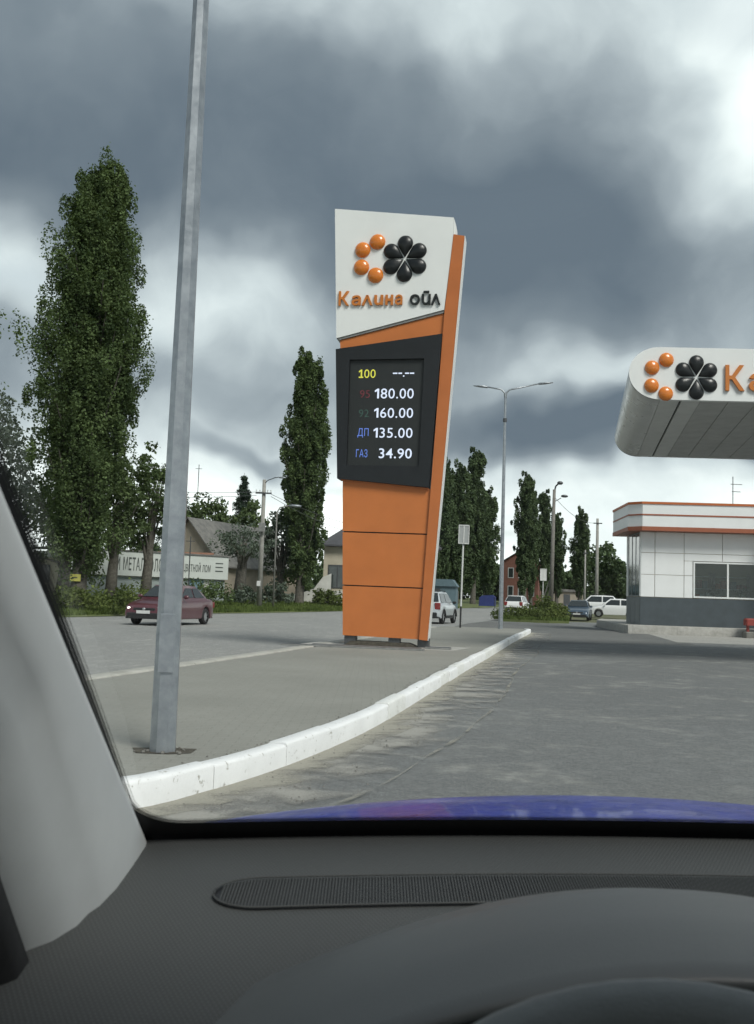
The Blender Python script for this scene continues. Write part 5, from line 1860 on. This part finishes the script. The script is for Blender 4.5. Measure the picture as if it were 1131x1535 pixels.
        z0t, z1t = (rz_ - 0.34, rz_ - 0.12) if kind != 'suv' else (rz_ - 0.32, rz_ + 0.02)
        MB().bbox(min(sg * w * 0.62, sg * w * 0.93), max(sg * w * 0.62, sg * w * 0.93), -L / 2 + 0.02, -L / 2 + 0.25, z0t, z1t, 0.03).build('tail_light', 'tail_red', o)
    MB().bbox(-w * 0.78, w * 0.78, L / 2 - 0.15, L / 2 + 0.025, sill + 0.02, sill + 0.24, 0.04).build('lower_bumper', 'car_plastic', o)
    MB().bbox(-w * 0.80, w * 0.80, -L / 2 - 0.03, -L / 2 + 0.15, sill + 0.05, sill + 0.32, 0.04).build('rear_bumper', 'car_plastic' if kind == 'suv' else paint, o)
    MB().bbox(-w * 0.5, w * 0.5, L / 2 - 0.12, L / 2 - 0.015, zf - 0.14, zf - 0.04, 0.02).build('grille', 'car_plastic', o)
    MB().sphere((0, L / 2 - 0.01, zf - 0.085), 0.06, 10, 6, (1, 0.35, 1)).build('badge', 'rim', o, smooth=True)
    MB().box(-0.26, 0.26, L / 2 + 0.028, L / 2 + 0.038, sill + 0.20, sill + 0.31).build('number_plate', 'plate', o)
    MB().box(-0.26, 0.26, -L / 2 - 0.045, -L / 2 - 0.034, sill + 0.34, sill + 0.45).build('number_plate', 'plate', o)
    if kind == 'suv':
        for sg in (-1, 1):
            MB().tube([(sg * wt * 0.86, 0.35, H - 0.03), (sg * wt * 0.86, 0.25, H + 0.05), (sg * wt * 0.86, -1.2, H + 0.05), (sg * wt * 0.86, -1.35, H - 0.03)], 0.02, 6).build('roof_rail', 'car_plastic', o)
            for wy in (-wb, wb):
                ar = MB()
                q = [(wy + (wr + 0.05) * math.cos(t_), wr + (wr + 0.05) * math.sin(t_)) for t_ in np.linspace(0.05, math.pi - 0.05, 13)]
                ar.tube([(sg * (w - 0.01), a_, b_) for a_, b_ in q], 0.035, 6)
                ar.build('arch_trim', 'car_plastic', o, smooth=True)
            MB().bbox(min(sg * w, sg * (w + 0.02)), max(sg * w, sg * (w + 0.02)), -wb + wr + 0.08, wb - wr - 0.08, sill + 0.02, sill + 0.16, 0.008).build('sill_trim', 'car_plastic', o)
    return o


make_car('car', 'dark red sedan with lit headlights driving towards the camera', -7.55, 36.3, -0.004, rad(180 + 14), 'car_red', 'sedan', True)
make_car('car', 'silver crossover half hidden behind the right edge of the pylon', 3.15, 51.5, -0.004, rad(17), 'car_silver', 'suv')
make_car('car', 'white crossover seen from behind, far down the road', 13.3, 90.0, terr(90), rad(19), 'car_white', 'suv')
make_car('car', 'dark blue sedan facing the camera beside the grass island', 15.1, 71.5, terr(71), rad(180 + 16), 'car_blue', 'sedan')
make_car('car', 'white hatchback parked sideways behind the corner of the store', 19.1, 77.0, terr(77) + 0.16, rad(-75), 'car_white', 'hatch')
make_car('car', 'farther white car just above the parked white hatchback', 19.2, 84.0, terr(84) + 0.25, rad(-75), 'car_white', 'suv')

# ------------------------------------------------------------------ the car the picture is taken from
me_car = empty('own_car', (0, 0, 0), 0.0, 'blue car the view is taken from, with grey pillar and black dashboard', 'car')
XC, HW = 0.50, 0.76            # centre line and half width of the screen


def ws(a, b):
    """windscreen surface: a across 0..1, b up 0..1"""
    bul = 0.10 * (1 - (2 * a - 1) ** 2)
    x = (-0.238 + a * 1.476) - (0.012 * b) * (1 - 2 * a)
    y = 1.042 - 0.775 * b + bul
    z = 0.975 + 0.581 * b + 0.02 * math.sin(math.pi * b)
    return Vector((x, y, z))


def ws_n(a, b):
    e = 1e-3
    return (ws(a + e, b) - ws(a - e, b)).cross(ws(a, b + e) - ws(a, b - e)).normalized()


g = MB()
NA, NB = 24, 16
g.add([ws(i / NA, j / NB) for j in range(NB + 1) for i in range(NA + 1)],
      [(j * (NA + 1) + i, j * (NA + 1) + i + 1, (j + 1) * (NA + 1) + i + 1, (j + 1) * (NA + 1) + i) for j in range(NB) for i in range(NA)])
wsh = g.build('windshield', 'windshield_glass', me_car, smooth=True)

# black printed border with rounded corners, and the dots inside it
WA, WB = 1.51, 0.97            # metres across and up the glass


def rounded(ins_l, ins_b, ins_t, r, n=10):
    x0, x1, y0, y1 = ins_l, WA - ins_l, ins_b, WB - ins_t
    pts = []
    for cx, cy, a0 in ((x0 + r, y0 + r, 180), (x1 - r, y0 + r, 270), (x1 - r, y1 - r, 0), (x0 + r, y1 - r, 90)):
        for k in range(n + 1):
            a = rad(a0 + 90 * k / n)
            pts.append((cx + r * math.cos(a), cy + r * math.sin(a)))
    out = []
    for p, q in zip(pts, pts[1:] + pts[:1]):
        L = math.hypot(q[0] - p[0], q[1] - p[1])
        m_ = max(1, int(L / 0.04))
        for k in range(m_):
            out.append((p[0] + (q[0] - p[0]) * k / m_, p[1] + (q[1] - p[1]) * k / m_))
    return out


def on_ws(p, off):
    a, b = p[0] / WA, p[1] / WB
    return ws(a, b) + ws_n(a, b) * off


inner = rounded(0.007, 0.064, 0.05, 0.050)
outer = []
for (x, y) in inner:           # push to the rectangle edge
    cx, cy = WA / 2, WB / 2
    dx, dy = x - cx, y - cy
    if abs(dx) / (WA / 2 - 0.007) > abs(dy) / (WB / 2 - 0.064):
        outer.append((0.0 if dx < 0 else WA, y if abs(y - cy) < WB / 2 - 0.10 else (0.0 if y < cy else WB) if abs(dy) > WB / 2 - 0.075 else y))
    else:
        outer.append((x if abs(x - cx) < WA / 2 - 0.075 else (0.0 if x < cx else WA), 0.0 if dy < 0 else WB))
n_in = ws_n(0.5, 0.5)
sgn = 1.0 if n_in.y < 0 else -1.0          # towards the cabin
fb = MB()
N = len(inner)
fb.add([on_ws(p, 0.0015 * sgn) for p in inner] + [on_ws(p, 0.0015 * sgn) for p in outer],
       [(i, (i + 1) % N, N + (i + 1) % N, N + i) for i in range(N)])
fb.build('frit_band', 'frit', wsh)
in2 = []
for i, p in enumerate(inner):
    a, b = inner[i - 1], inner[(i + 1) % N]
    tx, ty = b[0] - a[0], b[1] - a[1]
    L = math.hypot(tx, ty)
    in2.append((p[0] - ty / L * 0.0078, p[1] + tx / L * 0.0078))
db = MB()
db.add([on_ws(p, 0.0012 * sgn) for p in inner] + [on_ws(p, 0.0012 * sgn) for p in in2],
       [(i, (i + 1) % N, N + (i + 1) % N, N + i) for i in range(N)])
do = db.build('frit_dots', 'frit_dots', wsh)
lay = do.data.uv_layers.new(name='UVMap')
cum = [0.0]
for i in range(N):
    p, q = inner[i], inner[(i + 1) % N]
    cum.append(cum[-1] + math.hypot(q[0] - p[0], q[1] - p[1]))
for pi, poly in enumerate(do.data.polygons):
    i = pi
    for li in poly.loop_indices:
        v = do.data.loops[li].vertex_index
        k = v % N
        along = cum[k] if not (i == N - 1 and k == 0) else cum[N]
        lay.data[li].uv = (0.0 if v < N else 0.0078, along)

# left and right pillar trims: swept along the screen edge, curling away towards the door
def pillar(side):
    rows_, shade_rows = [], []
    pd = Vector((0, -0.800, 0.600))
    qd = Vector((0, -0.600, -0.800))
    base = ws(0, 0)
    for k in range(81):
        al = -0.34 + 1.34 * k / 80
        wdt = 0.062 + max(0.0, 0.40 - al) * 0.26
        f = base + pd * al
        x0 = -0.2305 - 0.016 * max(0, al)
        row = []
        row.append(f + Vector((x0 - f.x - 0.012, 0.0, 0.0)) + qd * 0.0010)
        row.append(f + Vector((x0 - f.x + 0.004, 0.0, 0.0)) + qd * 0.0015)
        for s, dx in ((0.004, 0.0082), (0.012, 0.0095), (0.3, 0.0095), (0.6, 0.0085), (0.82, 0.004), (0.92, -0.001)):
            d_ = s * wdt if s > 0.05 else s
            row.append(f + Vector((x0 - f.x + dx, 0, 0)) + qd * d_)
        for a in (15, 35, 55, 75, 92):
            rr2 = 0.075
            row.append(f + Vector((x0 - f.x - 0.001 - rr2 * (1 - math.cos(rad(a))), 0, 0)) + qd * (0.92 * wdt + rr2 * math.sin(rad(a))))
        row.append(row[-1] + Vector((-0.004, 0, 0)) + qd * 0.004)
        rows_.append(row)
        e0 = row[-4] + Vector((0.002, -0.002, 0))
        shade_rows.append([e0, e0 + Vector((0.010, 0, 0)) + qd * 0.008, e0 + Vector((0.010, 0, 0)) + qd * 0.03, e0 + Vector((-0.005, 0, 0)) + qd * 0.045, e0 + Vector((-0.14, 0, 0)) + qd * 0.05])
    if side > 0:
        rows_ = [[Vector((2 * XC - p.x, p.y, p.z)) for p in r_] for r_ in rows_]
        shade_rows = [[Vector((2 * XC - p.x, p.y, p.z)) for p in r_] for r_ in shade_rows]
    o_ = MB().rings(rows_, False, False, closed=False).build('pillar_trim', 'trim_grey', me_car, smooth=True)
    MB().rings(shade_rows, False, False, closed=False).build('pillar_shade_strip', 'rubber', me_car, smooth=True)  # black strip standing in for the soft shadow on the pillar's rear side
    return o_


pillar(-1)
pillar(1)

# dashboard
DS = [-0.1, 0, 0.05, 0.13, 0.25, 0.36, 0.44, 0.50, 0.56, 0.66]
DZ = [1.008, 0.995, 0.9885, 0.979, 0.962, 0.945, 0.925, 0.885, 0.77, 0.60]


def dprof(s):
    return float(np.mean(np.interp(s + np.linspace(-0.035, 0.035, 15), DS, DZ)))


vs, fs = [], []
NX, NY = 150, 60
for j in range(NY + 1):
    for i in range(NX + 1):
        x = -0.40 + 1.80 * i / NX
        yf = 1.042 + 0.10 * (1 - min(1, ((x - XC) / 0.76) ** 2)) - 0.036
        s = 0.56 * (j / NY)
        z = dprof(s)
        vs.append((x, yf - s, z))
for j in range(NY):
    for i in range(NX):
        p = j * (NX + 1) + i
        fs.append((p, p + NX + 1, p + NX + 2, p + 1))
dash = MB().add(vs, fs).build('dashboard', 'dash_plastic', me_car, smooth=True)


def dtop(x, s, up=0.0):
    yf = 1.042 + 0.10 * (1 - min(1, ((x - XC) / 0.76) ** 2)) - 0.036
    z = dprof(s)
    return Vector((x, yf - s, z + up))


# demister grille: dark slot and a row of fine ribs
vb = MB()
xs_ = np.concatenate([-0.135 + 0.045 * np.linspace(0, 1, 16) ** 2, np.linspace(-0.08, 1.12, 84)])
rows_a, rows_b = [], []
for x in xs_:
    t_ = min(1, (x + 0.135) / 0.045)
    hw = 0.031 * math.sqrt(max(0.03, 1 - (1 - t_) ** 2))
    hw *= 1 if x < 1.07 else math.sqrt(max(0.03, 1 - ((x - 1.07) / 0.05) ** 2))
    rows_a.append(dtop(x, 0.140 - hw - (1 - t_) * 0.004, 0.0012))
    rows_b.append(dtop(x, 0.140 + hw, 0.0012))
n_ = len(xs_)
vb.add(rows_a + rows_b, [(i, n_ + i, n_ + i + 1, i + 1) for i in range(n_ - 1)])
vent = vb.build('demister_vent', 'black_plastic', dash)
rb = MB()
for k in range(440):
    x = -0.128 + k * 0.0029
    if x > 1.11:
        break
    t_ = min(1, (x + 0.135) / 0.045)
    hw = 0.031 * math.sqrt(max(0.03, 1 - (1 - t_) ** 2)) - 0.002
    if hw <= 0.003:
        continue
    p0, p1 = dtop(x, 0.140 - hw - (1 - t_) * 0.004), dtop(x, 0.140 + hw)
    for p_, q_ in ((p0, p1),):
        d = Vector((0.00065, 0, 0))
        u_ = Vector((0, 0, 0.0030))
        rb.add([p_ - d, p_ + d, q_ + d, q_ - d, p_ - d + u_, p_ + d + u_, q_ + d + u_, q_ - d + u_],
               [(4, 5, 6, 7), (0, 1, 5, 4), (1, 2, 6, 5), (2, 3, 7, 6), (3, 0, 4, 7)])
ro = rb.build('ribs', 'dash_plastic', vent)
ro['kind'] = 'stuff'
# rim of the vent
rim_pts = [p + Vector((0, 0, 0.002)) for p in rows_b[::-1]] + [p + Vector((0, 0, 0.002)) for p in rows_a]
MB().tube(rim_pts, 0.0010, 5).build('vent_rim', 'dash_plastic', vent, smooth=True)
# side vent bezel at the lower left
sv = MB()
pts = [(-0.40, 0.395), (-0.30, 0.392), (-0.195, 0.386), (-0.172, 0.396), (-0.160, 0.42), (-0.158, 0.46)]
sv.tube([dtop(x, s, 0.001) for x, s in pts], 0.0045, 8)
sv.build('side_vent_bezel', 'black_plastic', dash, smooth=True)

# instrument hood
vs, fs = [], []
XB, RBX = 0.225, 0.37
NU, NV = 44, 16
for j in range(NV + 1):
    v = j / NV
    yy = 0.86 - 0.252 * v
    crest = float(np.interp(v, [0, 0.12, 0.30, 0.50, 0.75, 0.92, 1.0], [-0.25, 0.35, 0.86, 1.0, 0.97, 0.90, 0.85]))
    for i in range(NU + 1):
        t_ = -1 + 2 * i / NU
        lat = max(0.0, 1 - t_ * t_) ** 1.35
        zz = 0.943 + 0.100 * (crest if crest < 0 else crest) * lat - 0.012 * abs(t_) ** 4
        vs.append((XB + RBX * t_, yy - 0.03 * t_ * t_, zz))
for j in range(NV):
    for i in range(NU):
        p = j * (NU + 1) + i
        fs.append((p, p + NU + 1, p + NU + 2, p + 1))
# lip turning under at the driver's edge
last = [vs[NV * (NU + 1) + i] for i in range(NU + 1)]
o0 = len(vs)
for i, p in enumerate(last):
    vs.append((p[0], p[1] - 0.004, p[2] - 0.006))
for i, p in enumerate(last):
    vs.append((p[0], p[1] + 0.012, max(p[2] - 0.014, 0.90)))
for i in range(NU):
    fs.append((NV * (NU + 1) + i, o0 + i, o0 + i + 1, NV * (NU + 1) + i + 1))
    fs.append((o0 + i, o0 + NU + 1 + i, o0 + NU + 2 + i, o0 + i + 1))
bin_ = MB().add(vs, fs).build('instrument_hood', 'binnacle_plastic', me_car, smooth=True)
ip_ = MB()
ip_.add([(p[0], p[1] + 0.010, max(p[2] - 0.011, 0.90)) for p in last] + [(p[0], p[1] + 0.035, 0.84) for p in last],
        [(i, i + 1, NU + 2 + i, NU + 1 + i) for i in range(NU)])
ip_.build('instrument_panel', 'black_plastic', me_car)
# steering wheel
swc = Vector((0.148, 0.412, 0.886))
tl = rad(24)
ax1, ax2 = Vector((1, 0, 0)), Vector((0, math.sin(tl), math.cos(tl)))
sw = MB()
rpts = [swc + ax1 * 0.188 * math.cos(a) + ax2 * 0.183 * math.sin(a) for a in np.linspace(0, 2 * math.pi, 61)]
sw.tube(rpts, 0.0165, 12)
rim_o = sw.build('steering_wheel', 'wheel_leather', me_car, smooth=True)
MB().sphere(tuple(swc + Vector((0, 0.03, 0))), 0.07, 14, 8, (1, 0.5, 0.9)).build('hub', 'black_plastic', rim_o, smooth=True)
for a in (0, math.pi, -math.pi / 2):
    d = ax1 * math.cos(a) + ax2 * math.sin(a)
    MB().tube([swc + d * 0.05, swc + d * 0.18], 0.014, 8).build('spoke', 'black_plastic', rim_o, smooth=True)

# bonnet, cowl, wings and the rest of the body
def hood_z(x, y):
    zc2 = float(np.interp(y, [1.10, 1.2, 1.35, 1.5, 1.65, 1.8, 1.95, 2.05, 2.15], [0.952, 0.953, 0.948, 0.9385, 0.925, 0.905, 0.875, 0.835, 0.74]))
    dx = x - XC + 0.04
    z = zc2 - 0.006 - 0.118 * dx * dx
    e = max(0, abs(dx) - 0.78)
    return z - e * e * 3.2


vs, fs = [], []
NX, NY = 48, 26
for j in range(NY + 1):
    y = 1.16 + (2.15 - 1.16) * j / NY
    for i in range(NX + 1):
        x = -0.40 + 1.76 * i / NX
        vs.append((x, y + 0.06 * (1 - ((x - XC) / 0.9) ** 2) * (1 - j / NY), hood_z(x, y)))
for j in range(NY):
    for i in range(NX):
        p = j * (NX + 1) + i
        fs.append((p, p + 1, p + NX + 2, p + NX + 1))
MB().add(vs, fs).build('bonnet', 'hood_blue', me_car, smooth=True)
cw = []
for i in range(31):
    x = -0.42 + 1.84 * i / 30
    b_ = 0.10 * (1 - min(1, ((x - XC) / 0.76) ** 2))
    cw.append([(x, 1.02 + b_, 0.93), (x, 1.10 + b_, 0.945), (x, 1.25 + b_ * 0.6, 0.925), (x, 1.25 + b_ * 0.6, 0.80), (x, 1.02 + b_, 0.80)])
MB().rings(cw, True, True).build('cowl', 'black_plastic', me_car)
MB().bbox(-0.40, 1.40, 2.06, 2.22, 0.25, 0.73, 0.05).build('front_bumper', 'hood_blue', me_car)
for sx_, x0, x1 in ((-1, -0.46, -0.40), (1, 1.40, 1.46)):
    MB().bbox(x0, x1, 1.05, 2.1, 0.38, 0.66, 0.02).build('wing', 'hood_blue', me_car)
    dr = MB().bbox(x0, x1, -1.9, 1.04, 0.28, 0.93, 0.02).build('door', 'hood_blue', me_car)
    xi = x1 if sx_ < 0 else x0 - 0.05
    MB().bbox(xi + 0.002, xi + 0.048, -1.2, 0.95, 0.30, 0.93, 0.01).build('door_lining', 'black_plastic', dr)
    xg = -0.415 if sx_ < 0 else 1.415
    sgl = MB().add([(xg, 0.86, 0.93), (xg, -0.55, 0.93), (xg * 1.0 + 0.05 * -sx_, -0.55, 1.49), (xg + 0.05 * -sx_, 0.30, 1.49)], [(0, 1, 2, 3)]).build('side_window', 'side_glass', dr)
    MB().bbox(xg - 0.03, xg + 0.03, -0.72, -0.56, 0.93, 1.50, 0.01).build('centre_pillar', 'trim_grey', me_car)
    MB().bbox(xg - 0.03, xg + 0.03, -1.9, -1.45, 0.93, 1.50, 0.01).build('rear_pillar', 'trim_grey', me_car)
    MB().tube([(-0.30 if sx_ < 0 else 1.30, 1.45, 0.31), (-0.46 if sx_ < 0 else 1.46, 1.45, 0.31)], 0.31, 24).build('wheel', 'rubber', me_car, smooth=False)
    MB().tube([(-0.30 if sx_ < 0 else 1.30, -1.25, 0.31), (-0.46 if sx_ < 0 else 1.46, -1.25, 0.31)], 0.31, 24).build('wheel', 'rubber', me_car, smooth=False)
MB().box(-0.39, 1.39, -1.9, 1.0, 0.24, 0.28).build('floor_pan', 'black_plastic', me_car)
MB().bbox(-0.44, 1.44, -2.0, 0.262, 1.575, 1.62, 0.02).build('roof', 'hood_blue', me_car)
MB().box(-0.40, 1.40, -1.9, 0.255, 1.555, 1.572).build('headliner', 'headliner', me_car)
MB().box(-0.40, 1.40, -1.99, -1.93, 0.28, 1.05).build('tailgate', 'hood_blue', me_car)
MB().add([(-0.38, -1.96, 1.05), (1.38, -1.96, 1.05), (1.33, -1.9, 1.55), (-0.33, -1.9, 1.55)], [(0, 1, 2, 3)]).build('rear_window', 'side_glass', me_car)
MB().bbox(-0.30, 1.30, -1.35, -1.15, 0.35, 1.02, 0.05).build('rear_seat', 'seat_fabric', me_car)
st = MB().bbox(0.78, 1.26, -0.55, -0.40, 0.45, 1.10, 0.05).build('passenger_seat', 'seat_fabric', me_car)
MB().bbox(0.90, 1.14, -0.53, -0.43, 1.12, 1.32, 0.04).build('head_rest', 'seat_fabric', st)
MB().bbox(0.78, 1.26, -0.50, 0.05, 0.30, 0.50, 0.04).build('seat_cushion', 'seat_fabric', st)
